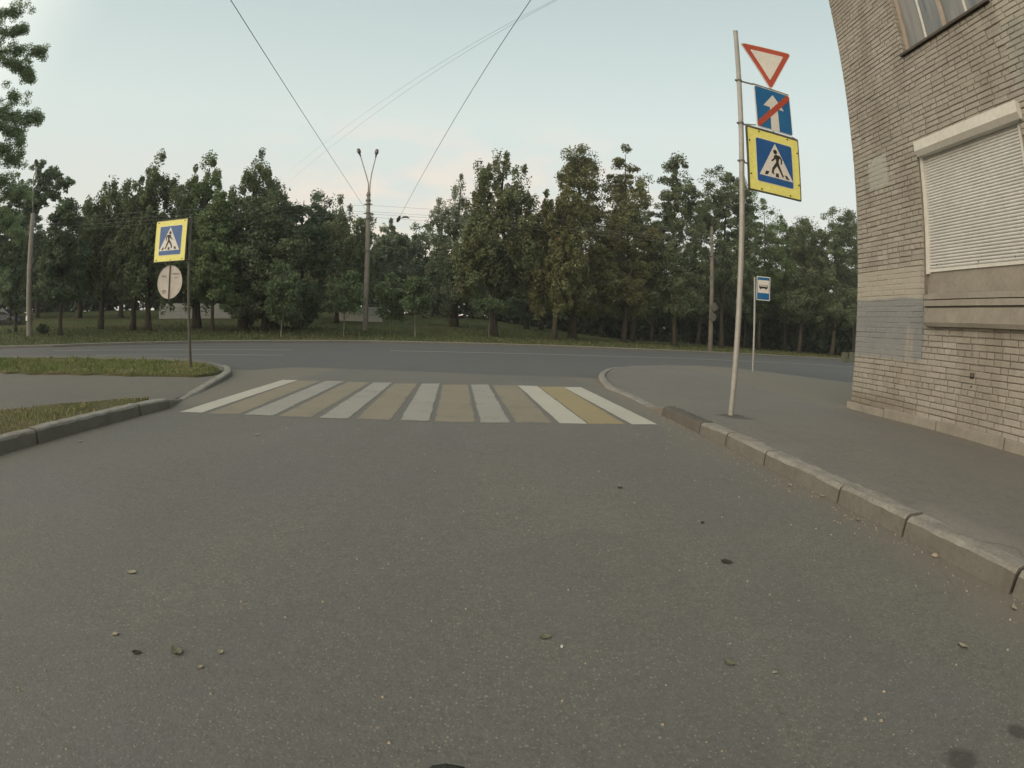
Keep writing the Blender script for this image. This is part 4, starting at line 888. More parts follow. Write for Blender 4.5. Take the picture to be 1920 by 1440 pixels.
# ------------------------------------------------------------------ concrete fence and things behind the lawn
def fence_run(px0, px1, py_t, py_b, D, label):
    a, b = at_dist(px0, (py_t + py_b) / 2, D), at_dist(px1, (py_t + py_b) / 2, D); zt = at_dist((px0 + px1) / 2, py_t, D).z; zb = at_dist((px0 + px1) / 2, py_b, D).z - .8
    L_ = (b - a); L_.z = 0; n = max(1, round(L_.length / 2.6)); root = empty('concrete_fence', (a.x, a.y, zb), math.atan2(L_.y, L_.x)); s = L_.length / n
    tag(root, label, 'fence')
    for k in range(n):
        m_ = MB(); m_.box(k * s + .07, (k + 1) * s - .07, 0, .08, 0, zt - zb)
        for zz in np.arange(.2, zt - zb - .1, .28): m_.box(k * s + .14, (k + 1) * s - .14, -.03, .002, zz, zz + .2)
        m_.build('fence_panel', M['fence_concrete'], root)
    for k in range(n + 1): m_ = MB(); m_.box(k * s - .07, k * s + .07, -.05, .13, 0, zt - zb + .06); m_.build('fence_post', M['fence_concrete'], root)
fence_run(300, 432, 569, 596, 44, 'pale concrete panel fence at the back of the lawn, behind the left sign post')
fence_run(628, 716, 575, 598, 44, 'pale concrete panel fence behind the young trees near the lamp pole')
# dark parked car, far left
cb = at_dist(6, 616, 44); CR_ = empty('parked_car', (cb.x, cb.y, cb.z), R(24)); tag(CR_, 'dark parked car half out of the picture at the far left behind the lawn', 'car')
M['car'] = dirty('car_paint', (0.02, 0.022, 0.026), (0.03, 0.032, 0.036), 0.3, 0.5, 0.3, bump=0)
M['car_glass'] = dirty('car_glass', (0.03, 0.035, 0.04), (0.05, 0.055, 0.06), 0.1, 0.6, bump=0)
def loft(secs, name, mat, parent):
    m_ = MB(); n = len(secs[0])
    for s in secs: m_.v += s
    for i in range(len(secs) - 1):
        for k in range(n): m_.f.append((i * n + k, i * n + (k + 1) % n, (i + 1) * n + (k + 1) % n, (i + 1) * n + k))
    m_.f.append(tuple(range(n))); m_.f.append(tuple(range((len(secs) - 1) * n, len(secs) * n))); return m_.build(name, mat, parent)
def csec(x, w_, z0, z1): return [(x, -w_ * .96, z0), (x, -w_, (z0 + z1) / 2), (x, -w_ * .93, z1), (x, w_ * .93, z1), (x, w_, (z0 + z1) / 2), (x, w_ * .96, z0)]
loft([csec(x, w_, z0, z1) for x, w_, z0, z1 in ((-2.15, .7, .4, .75), (-2.05, .82, .25, .92), (-1.2, .86, .22, .98), (.9, .86, .22, .95), (1.7, .84, .22, .82), (2.1, .76, .28, .68), (2.18, .65, .35, .6))], 'body', M['car'], CR_)
loft([csec(x, w_, .94, z1) for x, w_, z1 in ((-1.75, .72, .97), (-1.2, .68, 1.38), (-.3, .66, 1.45), (.4, .66, 1.40), (1.05, .72, .97))], 'windows', M['car_glass'], CR_)
for x in (-1.35, 1.35):
    for y in (-.84, .68): m_ = MB(); m_.tube([(x, y, .32), (x, y + .17, .32)], .32, 20); m_.build('wheel', M['tyre'], CR_)
M['block'] = dirty('mossy_concrete', (0.10, 0.11, 0.08), (0.14, 0.15, 0.11), 0.9, 0.2)
# low grey concrete blocks at the right end of the lawn
for px_, lb_ in ((1584, 'low grey green concrete block on the lawn, just left of the brick building'), (1598, 'second low concrete block on the lawn, touching the brick building edge in view')):
    b_ = at_dist(px_, 667, 33); m_ = MB(); m_.box(-.17, .17, -.15, .15, -.4, .20, .03); o = m_.build('concrete_block', M['block']); o.location = b_; tag(o, lb_, 'concrete block', 'concrete blocks on the lawn')

# ------------------------------------------------------------------ trees
def leaves_mesh(name, C, S, nper, leaf, ax=None, seed=0, tonebias=None, dry=0.0):
    """C clump centres, S clump radii (n,3); nper leaves each; leaf size; every leaf a small folded quad"""
    g = np.random.default_rng(seed); n = len(C); T = n * nper
    d = g.normal(0, 1, (T, 3)); d /= np.linalg.norm(d, axis=1)[:, None]; d *= (g.uniform(0, 1, T) ** 0.45)[:, None]
    ctr = np.repeat(C, nper, 0) + d * np.repeat(S, nper, 0)
    nrm = g.normal(0, .75, (T, 3)) + d * .5; nrm[:, 2] += .55; nrm /= np.linalg.norm(nrm, axis=1)[:, None]
    t = np.cross(nrm, g.normal(0, 1, (T, 3))); t /= np.linalg.norm(t, axis=1)[:, None]; b = np.cross(nrm, t)
    L_ = (leaf * g.uniform(.65, 1.35, T))[:, None]; Wd = L_ * g.uniform(.38, .6, T)[:, None]
    v = np.stack([ctr - t * L_, ctr + b * Wd - nrm * L_ * .12, ctr + t * L_, ctr - b * Wd + nrm * L_ * .1], 1)
    me = bpy.data.meshes.new(name); me.vertices.add(4 * T); me.vertices.foreach_set('co', v.ravel())
    me.loops.add(4 * T); me.loops.foreach_set('vertex_index', np.arange(4 * T, dtype=np.int32)); me.polygons.add(T)
    me.polygons.foreach_set('loop_start', np.arange(0, 4 * T, 4, dtype=np.int32)); me.polygons.foreach_set('loop_total', np.full(T, 4, dtype=np.int32)); me.update(calc_edges=True)
    ct = g.uniform(0, 1, n) if tonebias is None else tonebias; set_attr(me, 'tone', np.clip(np.repeat(ct, nper) * .65 + g.uniform(0, .4, T), 0, 1))
    dc = np.clip(g.normal(dry, .22, n), 0, 1) if dry > 0 else np.zeros(n); set_attr(me, 'dry', np.clip(np.repeat(dc, nper) * g.uniform(.3, 1, T), 0, .8))
    me.materials.append(M['leaf']); return me
def crown_shape(kind, h, w_, z0, seed, n):
    """clump centres and radii for a crown from z0 to h, half width w_; also limb end points"""
    g = np.random.default_rng(seed); C, S, E = [], [], []; hc = h - z0; lob = []
    # lobes: (x, y, z, radius, half height); every lobe is one big bough, the clumps sit on its shell
    if kind == 'poplar':        # ascending leaders, each a rounded plume, joined below
        lob.append((0, 0, z0 + hc * .40, w_ * .80, hc * .40)); lob.append((g.uniform(-.1, .1) * w_, 0, h - hc * .27, w_ * .42, hc * .27))
        K_ = 9
        for k in range(K_):
            a = 2 * np.pi * (k + g.uniform(-.35, .35)) / K_; rr = w_ * g.uniform(.42, .72); tp = z0 + hc * g.uniform(.66, .93) ; ht = hc * g.uniform(.22, .32)
            lob.append((rr * np.cos(a), rr * np.sin(a), tp - ht, w_ * g.uniform(.26, .38), ht))
        for k in range(7):
            a = g.uniform(0, 2 * np.pi); rr = w_ * g.uniform(.5, .85); lob.append((rr * np.cos(a), rr * np.sin(a), z0 + hc * g.uniform(.10, .38), w_ * .36, hc * .13))
        sq = (1.0, 1.0, 1.7); ps = .085
    elif kind == 'lime':         # leafy ovate head of drooping boughs round one leader, with a broken pointed top
        lob.append((0, 0, z0 + hc * .38, w_ * .62, hc * .38)); lob.append((g.uniform(-.12, .12) * w_, 0, h - hc * .15, w_ * .16, hc * .15)); lob.append((g.uniform(-.15, .15) * w_, 0, h - hc * .30, w_ * .32, hc * .16))
        for k in range(46):
            t = ((k + g.uniform(0, 1)) / 46) ** 1.1; a = k * 2.4 + g.uniform(-.5, .5); R_ = w_ * (math.sin(math.pi * min(1, t * .70 + .26)) ** .8) * g.uniform(.50, 1.08)
            lob.append((R_ * .70 * np.cos(a), R_ * .70 * np.sin(a), z0 + hc * (t * .92 + g.uniform(-.03, .03)), w_ * g.uniform(.20, .36) * (1 - .4 * t), hc * g.uniform(.035, .085)))
        sq = (1.2, 1.2, .85); ps = .10
    else:                        # rounded broad head
        lob.append((0, 0, z0 + hc * .48, w_ * .78, hc * .46))
        for k in range(16):
            t = g.uniform(.08, .92); a = k * 2.4; R_ = w_ * .62 * math.sin(math.pi * (t * .8 + .15)) ** .6; lob.append((R_ * np.cos(a), R_ * np.sin(a), z0 + hc * t, w_ * g.uniform(.28, .42), hc * g.uniform(.09, .15)))
        sq = (1.1, 1.1, .85); ps = .10
    for k in range(14):          # stray sprays that break the outline
        a = g.uniform(0, 6.28); t = g.uniform(.05, .78); R_ = w_ * g.uniform(.55, .88) * (1 - .6 * max(0, t - .3)); lob.append((R_ * np.cos(a), R_ * np.sin(a), z0 + hc * t, w_ * g.uniform(.12, .22), hc * g.uniform(.03, .07)))
    lob = np.array(lob); wt = lob[:, 3] ** 1.2 * lob[:, 4] ** .6; wt[0] *= .7; wt /= wt.sum(); pick = g.choice(len(lob), n, p=wt)
    for i in pick:
        x, y, z, rw, rh = lob[i]; d = g.normal(0, 1, 3); d /= np.linalg.norm(d); d *= g.uniform(.35, 1) ** .45; d[2] = d[2] if kind != 'lime' or i < 3 or True else d[2] - .25 * (d[0] ** 2 + d[1] ** 2)
        tp_ = 1 - .42 * max(0, d[2]) ** 1.5; C.append((x + d[0] * rw * tp_, y + d[1] * rw * tp_, z + d[2] * rh)); s = max(.2, w_ * ps * g.uniform(.6, 1.4)) * (1.9 if g.uniform() < .3 else 1); S.append((s * sq[0], s * sq[1], s * sq[2]))
    E = [(l[0], l[1], l[2] + l[4] * .3) for l in lob]
    return np.array(C), np.array(S), E
def trunk_mesh(h, r0, E, z0, seed, lean=0.0):
    rr = random.Random(seed); m_ = MB(); pts = []
    for k in range(9):
        t = k / 8; pts.append(Vector((lean * t * h + .06 * h * .2 * math.sin(t * 5 + seed), .05 * math.sin(t * 4 + seed * 2), -.4 + t * (h * .9 + .4))))
    m_.tube(pts, [r0 * (1.35 if k == 0 else 1) * (1 - .88 * k / 8) for k in range(9)], 9)
    for e in E[:34]:
        zb = max(z0 * .75, e[2] - math.hypot(e[0], e[1]) * rr.uniform(.5, 1.1)); f = min(.95, zb / (h * .9)); b = pts[min(8, int(f * 8))].copy(); b.z = zb
        e_ = Vector(e); mid_ = b.lerp(e_, .5) + Vector((rr.uniform(-.1, .1), rr.uniform(-.1, .1), rr.uniform(0, .3)))
        m_.tube([b, mid_, e_], [r0 * .30 * (1 - f * .6), r0 * .18 * (1 - f * .6), .012], 5)
    return m_
def tree(label, base, h, w_, z0, kind, seed, tint=(1, 1, 1), n=170, nper=120, leaf=0.088, r0=0.2, mat='bark', group='trees beyond the road', dry=0.0, name='tree', lean=0, opn=0.0):
    C, S, E = crown_shape(kind, h, w_ * (1.38 if kind == 'lime' else 1.18), z0, seed, int(n * 2.1))
    if opn:
        g_ = np.random.default_rng(seed + 1); hi = (C[:, 2] - z0) / (h - z0); keep = g_.uniform(0, 1, len(C)) > opn * np.clip((hi - .35) / .35, 0, 1) ; keep &= (np.array([noise.noise(Vector((c[0] * .8, c[1] * .8 + seed, c[2] * .7))) for c in C]) > -1 + .72 * np.clip((hi - .25) / .3, 0, 1) + .25 * opn * np.clip((hi - .3) / .4, 0, 1)); C, S = C[keep], S[keep]
    root = empty(name, base); tag(root, label, 'tree', group)
    trunk_mesh(h, r0, E, z0, seed, lean).build('trunk', M[mat], root, True)
    me = leaves_mesh('crown', C, S, nper, leaf, seed=seed, dry=dry); o = bpy.data.objects.new('crown', me); COL.objects.link(o); o.parent = root; o.color = (*tint, 1)
    return root
def ptree(label, bx, by, tx, ty, wpx, cby, kind, seed, tint=(1, 1, 1), dmin=30, dmax=52, **kw):
    """bearing of trunk foot, crown top, half width and crown underside as seen from the standpoint"""
    b = on_lawn(bx, by, dmin, dmax); D = math.hypot(b.x, b.y)
    h = at_dist(tx, ty, D).z - b.z; e1, e2 = at_dist(bx - wpx, 480, D), at_dist(bx + wpx, 480, D); w_ = (e1 - e2).length / 2; z0 = at_dist(bx, cby, D).z - b.z
    lean = 0; kw.setdefault('opn', .22)
    return tree(label, b, h, w_, max(.6, z0), kind, seed, tint, **kw)
G_ = (1.0, 1.0, 1.0); BR = (1.24, 1.08, .92); OL = (1.06, 1.05, .95); DK = (.72, .85, .85); PALE = (1.35, 1.35, 1.5); FR = (1.1, 1.25, 1.0)
F = 'front row of trees on the lawn'
# front row, left to right
ptree('small dark tree just right of the left lamp pole', 115, 629, 118, 365, 42, 560, 'lime', 11, DK, group=F, r0=.14, dmax=40)
ptree('leafy dark tree left of the second lamp pole sign, uneven top', 190, 617, 192, 322, 52, 560, 'poplar', 12, OL, group=F, n=210)
ptree('tree with a narrow bare-looking top behind the left crossing sign', 246, 619, 243, 305, 44, 570, 'poplar', 13, G_, group=F, n=190)
ptree('tall tree rising straight above the left crossing sign', 275, 620, 310, 292, 50, 570, 'poplar', 14, OL, group=F, n=220)
ptree('tree with a forked top just right of the left sign post', 368, 615, 392, 284, 46, 575, 'poplar', 15, FR, group=F, n=200, r0=.3)
ptree('slim-trunked tree right of the left sign post, lower crown bright green', 399, 622, 415, 360, 46, 560, 'lime', 16, FR, group=F, n=190, r0=.12, dmax=40)
ptree('large tree with a broad sunlit top between the left sign and the lamp pole', 458, 616, 482, 282, 66, 585, 'poplar', 17, OL, group=F, n=270, r0=.28)
ptree('full tree with layered dark boughs left of the lamp pole', 497, 620, 520, 345, 72, 590, 'lime', 18, G_, group=F, n=260)
ptree('dark bushy tree low behind the young trees left of the lamp pole', 560, 617, 566, 350, 60, 600, 'round', 19, DK, group=F, n=220)
ptree('brownish topped tree nearest the lamp pole on its left', 628, 606, 640, 366, 62, 585, 'poplar', 20, OL, group=F, n=240)
ptree('grey green tree at the left end of the group right of the lamp pole', 850, 612, 846, 317, 54, 600, 'poplar', 21, PALE, group=F, n=240, r0=.3)
ptree('tallest tree right of the lamp pole, with three pointed tops and a thick pale trunk', 926, 631, 930, 270, 70, 575, 'poplar', 22, OL, group=F, n=330, r0=.27, dry=.05)
ptree('reddish brown tinted tree with a rounded left shoulder, centre right', 1043, 638, 1050, 320, 50, 590, 'poplar', 23, BR, group=F, n=230, r0=.19, dry=.06)
ptree('pointed brown tinted tree with low sweeping boughs, centre right', 1076, 636, 1108, 266, 66, 585, 'lime', 24, BR, group=F, n=310, r0=.3, dry=.06)
ptree('thin-topped brownish tree with gaps of sky and a tall bare trunk', 1168, 643, 1190, 264, 52, 570, 'lime', 25, BR, group=F, n=220, r0=.2, dry=.05, opn=.5)
ptree('dark-trunked tree close behind the thin-topped brownish one', 1184, 641, 1200, 330, 50, 585, 'lime', 26, OL, group=F, n=200, r0=.26)
ptree('green tree with an open layered top right of the brown trees', 1260, 650, 1283, 290, 52, 580, 'lime', 27, G_, group=F, n=240, r0=.19, opn=.35)
ptree('green tree behind the slim utility pole', 1352, 654, 1352, 318, 58, 600, 'round', 28, G_, group=F, n=240)
ptree('round-headed green tree behind the bus stop sign', 1425, 655, 1440, 372, 60, 600, 'round', 29, FR, group=F, n=230)
ptree('tree between the bus stop sign and the brick building', 1500, 662, 1512, 410, 48, 600, 'lime', 30, G_, group=F, n=210)
ptree('last tree before the brick building, crown cut off by its corner', 1560, 664, 1568, 380, 62, 605, 'round', 31, G_, group=F, n=240)
# second row
B_ = 'back row of trees'
for i, (bx, tx, ty, wpx, kd, tn, lb_) in enumerate((
    (18, 20, 395, 60, 'round', DK, 'dark tree at the left edge behind the lamp pole'), (70, 72, 425, 55, 'round', DK, 'dark low tree behind the left lamp pole'),
    (150, 152, 392, 55, 'round', DK, 'tree filling the gap between the first two front trees on the left'), (225, 225, 400, 50, 'round', G_, 'low dark tree behind the left crossing sign trees'),
    (335, 340, 350, 55, 'round', DK, 'dark tree directly behind the left sign post'), (430, 432, 400, 55, 'round', DK, 'dark tree behind the bright green lower crown'),
    (590, 596, 398, 55, 'round', OL, 'brownish back tree seen between the layered tree and the lamp pole'), (655, 662, 402, 40, 'poplar', OL, 'narrow back tree touching the lamp pole on its left'),
    (722, 720, 408, 36, 'poplar', PALE, 'narrow grey green back tree just right of the lamp pole'), (752, 750, 422, 30, 'poplar', PALE, 'smallest pointed back tree under the wire insulator'),
    (795, 796, 412, 46, 'round', G_, 'back tree between the insulator and the grey green tree'), (985, 985, 425, 50, 'round', DK, 'dark tree in the V-shaped gap right of the tallest tree'),
    (1015, 1016, 395, 34, 'round', DK, 'small dark tree between the tallest tree and the brown ones'), (1130, 1135, 425, 50, 'round', DK, 'dark tree between the two pointed brown trees'),
    (1225, 1230, 390, 50, 'round', DK, 'dark tree right behind the dark-trunked tree'), (1310, 1312, 380, 46, 'round', G_, 'back tree left of the slim utility pole'),
    (1395, 1396, 392, 50, 'round', DK, 'back tree behind the tall sign pole'), (1470, 1470, 425, 55, 'round', G_, 'back tree right of the bus stop sign'), (1600, 1605, 400, 60, 'round', DK, 'back tree mostly hidden by the brick building'))):
    ptree(lb_, bx, 596 if bx < 900 else 612 + (bx - 900) * .055, tx, ty, wpx, 562 if bx < 900 else 600, kd, 60 + i, tn, dmin=46, dmax=60, group=B_, n=150, nper=90, leaf=.15, r0=.25)
# one dense far belt that reads as a mass
g = np.random.default_rng(99); Cb, Sb = [], []
for k in range(3400):
    az_ = R(g.uniform(-62, 52) if k < 2600 else g.uniform(5, 50)); D = g.uniform(62, 72); x, y = D * math.sin(az_), D * math.cos(az_)
    z = lawn_z(x, y) + g.uniform(0, 1) ** .8 * (7.0 + 2.0 * noise.noise(Vector((x * .12, 0, 3)))); Cb.append((x, y, z)); Sb.append((1.3, 1.3, .9))
me = leaves_mesh('far_wood', np.array(Cb), np.array(Sb), 40, .42, seed=5); fw = bpy.data.objects.new('far_wood', me); COL.objects.link(fw); fw.color = (.5, .6, .55, 1)
tag(fw, 'far dark belt of woodland closing the view behind the park trees', 'wood', kind='stuff')
# bushes
def bush(label, px, py, wpx, hpx, seed, tint=DK, D=34):
    b = on_lawn(px, py, 20, D + 8); D = math.hypot(b.x, b.y); w_ = wpx / FPX * D; h = hpx / FPX * D; g = np.random.default_rng(seed); d = g.normal(0, 1, (46, 3)); d /= np.linalg.norm(d, axis=1)[:, None]; d *= g.uniform(.4, 1, (46, 1)) ** .5
    C = np.stack([d[:, 0] * w_, d[:, 1] * w_, h * .5 + d[:, 2] * h * .46], 1); S = np.full((46, 3), w_ * .25)
    root = empty('bush', b); tag(root, label, 'bush', 'bushes on the lawn'); o = bpy.data.objects.new('foliage', leaves_mesh('foliage', C, S, 70, .07, seed=seed)); COL.objects.link(o); o.parent = root; o.color = (*tint, 1)
    m_ = MB(); [m_.tube([(0, 0, -.1), (math.cos(a) * w_ * .3, math.sin(a) * w_ * .3, h * .5), (math.cos(a) * w_ * .6, math.sin(a) * w_ * .6, h * .8)], [.03, .02, .008], 5) for a in (0, 1.3, 2.5, 3.9, 5.1)]; m_.build('stems', M['bark'], root)
bush('small dark bush beside the left lamp pole', 80, 626, 11, 17, 1)
bush('low dark conifer-like bush left of the young trees', 563, 615, 24, 42, 2)
bush('dark bush at the foot of the broad-topped tree', 462, 614, 18, 40, 3)
bush('dark rounded bush between the sign-post trees', 520, 614, 26, 36, 4)
# staked young trees
for i, (bx, by, tx, ty, wpx, cb_, lb_) in enumerate(((528, 632, 530, 480, 30, 592, 'young tree in front of the dark bushes, leftmost of the staked ones'), (643, 629, 645, 508, 34, 590, 'young tree with a spreading crown just left of the lamp pole'),
    (731, 626, 732, 512, 32, 600, 'young tree with a low full crown just right of the lamp pole'), (778, 632, 782, 518, 24, 588, 'young tree with a thin pale stem, second right of the lamp pole'), (917, 633, 917, 560, 26, 580, 'young tree with a white stem in front of the tallest tree'))):
    ptree(lb_, bx, by, tx, ty, wpx, cb_, 'round', 200 + i, (.85, 1.0, .9), dmin=26, dmax=36, group='young trees near the far kerb', n=70, nper=48, leaf=.075, r0=.035, mat='bark_pale', name='young_tree')
# big near tree on the left, only its outer boughs reach into the picture
nb_ = at_dist(-150, 640, 20); nb_.z = 0.1; NT = empty('overhanging_tree', nb_); tag(NT, 'large tree at the left edge whose drooping boughs hang into the sky', 'tree')
C, S = [], []; ends = []
def spray(path, n, rad, D=17.0):
    P_ = [at_dist(x, y, D + dz) - nb_ for x, y, dz in path]; ends.append(P_)
    for k in range(int(n * 2.2)):
        t = random.random() * (len(P_) - 1); i = int(t); p = P_[i].lerp(P_[i + 1], t - i); r_ = rad * random.uniform(.3, 1) * (1.15 - .5 * t / (len(P_) - 1))
        C.append((p.x + random.gauss(0, r_), p.y + random.gauss(0, r_ * 1.5), p.z + random.gauss(0, r_) - .05)); S.append((.13, .13, .11))
spray([(-160, 60, 0), (-60, 40, 0), (0, 25, 0), (44, 12, 0)], 34, .22); spray([(-160, 60, 0), (-50, 70, 0), (20, 60, 0), (52, 45, 0)], 30, .20)
spray([(-160, 120, 0), (-40, 100, 0), (30, 95, 0), (86, 92, 0)], 44, .17); spray([(-100, 110, 0), (10, 110, 0), (45, 125, 0), (58, 148, 0)], 30, .13)
spray([(-160, 160, 0), (-60, 170, 0), (0, 190, 0), (40, 175, 0)], 34, .26); spray([(-120, 180, 0), (-20, 200, 0), (40, 222, 0), (76, 216, 0)], 34, .14)
spray([(-120, 200, 0), (-20, 225, 0), (25, 240, 0), (42, 262, 0)], 30, .20); spray([(-140, 260, 0), (-40, 265, 0), (0, 280, 0), (38, 300, 0)], 36, .28)
spray([(-140, 300, 0), (-40, 320, 0), (10, 340, 0), (48, 365, 0)], 40, .32); spray([(-140, 330, 0), (-60, 370, 0), (0, 400, 0), (38, 440, 0)], 40, .30)
spray([(-140, 20, 1), (-50, -40, 1), (10, -60, 1), (60, -90, 1)], 30, .3); spray([(-140, 420, 0), (-80, 450, 0), (-30, 480, 0), (5, 520, 0)], 34, .30)
for k in range(30): C.append((random.gauss(-2.6, .7), random.gauss(0, 1.2), random.uniform(3.2, 10))); S.append((.5, .5, .4))
o = bpy.data.objects.new('crown', leaves_mesh('crown', np.array(C), np.array(S) * 1.4, 120, .031, seed=77)); COL.objects.link(o); o.parent = NT; o.color = (1.8, 1.9, 2.0, 1)  # leaf tint lifted far above the other trees to imitate a lens veil
m_ = MB(); m_.tube([(0, 0, -.3), (.1, 0, 3), (-.1, .1, 7), (0, 0, 12)], [.30, .24, .16, .05], 12)
for P_ in ends: m_.tube([Vector((0, 0, max(2.5, P_[0].z - 1.2)))] + P_, [.07, .05, .03, .018, .006], 6)
m_.build('trunk', M['bark'], NT, True)
# lime tree whose light bough shows behind the left lamp pole top
b5 = at_dist(30, 634, 36); b5.z = .2; T5 = empty('tree', b5); tag(T5, 'slender tree beside the left lamp pole with one loose bough reaching right', 'tree')
C, S, ends = [], [], []; nb_ = b5
spray([(20, 480, 0), (50, 400, 0), (75, 340, 0), (78, 300, 0)], 26, .42, 36); spray([(40, 400, 0), (75, 345, 0), (100, 320, 0), (110, 325, 0)], 26, .42, 36); spray([(50, 390, 0), (85, 350, 0), (115, 345, 0), (132, 340, 0)], 26, .36, 36)
spray([(40, 420, 0), (65, 380, 0), (90, 372, 0), (112, 366, 0)], 22, .40, 36); spray([(15, 500, 0), (10, 430, 0), (20, 380, 0), (45, 350, 0)], 50, .5, 36); spray([(15, 560, 0), (5, 500, 0), (0, 440, 0), (-10, 380, 0)], 60, .7, 36); spray([(20, 600, 0), (20, 540, 0), (30, 500, 0), (35, 450, 0)], 50, .6, 36)
o = bpy.data.objects.new('crown', leaves_mesh('crown', np.array(C), np.array(S) * 1.7, 46, .09, seed=78)); COL.objects.link(o); o.parent = T5; o.color = (1.0, 1.15, 1.15, 1)
m_ = MB(); m_.tube([(0, 0, -.3), (0, 0, 2), tuple(ends[0][1])], [.12, .1, .05], 10)
for P_ in ends: m_.tube(P_, [.05, .035, .02, .008], 6)
m_.build('trunk', M['bark'], T5, True)

# ------------------------------------------------------------------ front wheel of the bicycle the camera rides on
wc = Vector((-0.024, 0.067, 0.335)); BW = empty('bicycle_wheel', wc, R(4)); tag(BW, 'top of a knobbly black bicycle tyre at the bottom edge of the picture', 'bicycle wheel')
m_ = MB(); n1_, n2_, RR, rt = 96, 14, 0.312, 0.026
for i in range(n1_):
    for k in range(n2_):
        a, b = 2 * math.pi * i / n1_, 2 * math.pi * k / n2_; kn = 0.0035 if (math.cos(b) > .2 and (i + (k % 2)) % 2 == 0) else 0
        r_ = RR + (rt + kn) * math.cos(b); m_.v.append(((rt + kn) * math.sin(b) * 1.05, r_ * math.cos(a), r_ * math.sin(a)))
for i in range(n1_):
    for k in range(n2_): m_.f.append((i * n2_ + k, i * n2_ + (k + 1) % n2_, ((i + 1) % n1_) * n2_ + (k + 1) % n2_, ((i + 1) % n1_) * n2_ + k))
m_.build('tyre', M['tyre'], BW)
m_ = MB(); m_.tube([(0, .284 * math.cos(a), .284 * math.sin(a)) for a in np.linspace(0, 2 * math.pi, 65)], .011, 8, False); m_.build('rim', M['alu'], BW, True)
m_ = MB(); m_.tube([(-.05, 0, 0), (-.03, 0, 0), (.03, 0, 0), (.05, 0, 0)], [.026, .018, .018, .026], 14); m_.build('hub', M['alu'], BW, True)
for k in range(28): a = 2 * math.pi * k / 28; sx = .035 if k % 2 else -.035; m_ = MB(); m_.tube([(sx, .02 * math.cos(a + .8), .02 * math.sin(a + .8)), (0, .282 * math.cos(a), .282 * math.sin(a))], .001, 4); m_.build('spoke', M['alu'], BW)

# ------------------------------------------------------------------ litter on the asphalt
M['leaf_pale'] = dirty('dry_leaf_pale', (0.26, 0.24, 0.17), (0.36, 0.33, 0.24), 0.8, 0.2, scale=40)
M['leaf_olive'] = dirty('dry_leaf_olive', (0.13, 0.13, 0.085), (0.17, 0.165, 0.11), 0.8, 0.2, scale=40)
M['leaf_dark'] = dirty('dry_leaf_dark', (0.035, 0.033, 0.025), (0.06, 0.055, 0.04), 0.85, 0.2, scale=40)
M['paper'] = dirty('paper_scrap', (0.50, 0.49, 0.45), (0.58, 0.57, 0.52), 0.8, 0.2, scale=20)
M['stone'] = dirty('pebble_stone', (0.28, 0.24, 0.17), (0.36, 0.32, 0.24), 0.85, 0.2, scale=40)
def litter(kind, px, py, spx, mat, label, rot, seed, z=0.0, cat='leaf'):
    p = gp(px, py, z); D = (p - Vector((0, 0, CAM_H))).length; s = spx / FPX * D * .62; rr = random.Random(seed); m_ = MB()
    if kind == 'pebble':
        bm = bmesh.new(); bmesh.ops.create_icosphere(bm, subdivisions=2, radius=s)
        for v in bm.verts: v.co *= 1 + .3 * noise.noise(v.co * (1.5 / s) + Vector((seed, 0, 0))); v.co.z = v.co.z * .55 + s * .4
        m_.add([v.co[:] for v in bm.verts], [[v.index for v in f.verts] for f in bm.faces]) if bm.verts.index_update() is None else 0; bm.free(); name = 'pebble'
    elif kind == 'paper':
        m_.add([(-s, -s * .6, .001), (s * .8, -s * .5, .004), (s, s * .6, .002), (-s * .7, s * .55, s * .35), (-s, -s * .6, .003), (s * .8, -s * .5, .006), (s, s * .6, .004), (-s * .7, s * .55, s * .35 + .002)],
               [(0, 1, 2, 3), (7, 6, 5, 4), (0, 4, 5, 1), (1, 5, 6, 2), (2, 6, 7, 3), (3, 7, 4, 0)]); name = 'paper_scrap'
    else:
        n = 10; ctr = []; up = []; lo = []; curl = rr.uniform(.15, .7)
        for k in range(n + 1):
            t = k / n; x = (t - .5) * 2 * s; wd = s * .62 * math.sin(math.pi * min(1, t * .92 + .06)) ** .8; jz = .15 * s * rr.random(); z_ = curl * s * (2 * (t - .5)) ** 2 * .6 + .002
            ctr.append((x, rr.uniform(-.03, .03) * s, z_)); up.append((x, wd * rr.uniform(.85, 1.1), z_ + wd * curl * rr.uniform(.3, .9) + jz)); lo.append((x, -wd * rr.uniform(.85, 1.1), z_ + wd * curl * rr.uniform(.1, .6)))
        A_ = ctr + up + lo; T_ = [(x, y, z_ + .0012) for x, y, z_ in A_]; fs = []
        for k in range(n):
            for (i0, i1) in ((0, n + 1), (2 * n + 2, 0)):
                f = (i0 + k, i0 + k + 1, i1 + k + 1, i1 + k); fs.append(f); fs.append(tuple(q + len(A_) for q in reversed(f)))
        m_.add(A_ + T_, fs); name = 'fallen_leaf'; m_.tube([(s * .95, 0, .003), (s * 1.35, s * .12, .002)], .0008, 4)
    o = m_.build(name, mat); o.location = (p.x, p.y, z + .001); o.rotation_euler = (0, 0, rot); tag(o, label, cat, 'litter on the road'); return o
litter('leaf', 247, 1074, 15, M['leaf_pale'], 'pale curled leaf, highest of the scraps in the left foreground', .2, 1)
litter('paper', 217, 1190, 10, M['leaf_pale'], 'tiny pale scrap left of the dark olive leaf', .3, 2, cat='scrap')
litter('leaf', 257, 1225, 13, M['leaf_dark'], 'thin dark curled leaf between the tiny scrap and the olive leaf', .4, 3)
litter('leaf', 332, 1222, 24, M['leaf_olive'], 'large flat olive leaf in the left foreground', 2.6, 4)
litter('leaf', 414, 1225, 11, M['leaf_pale'], 'small pale crumpled leaf right of the olive leaf', 1.2, 5)
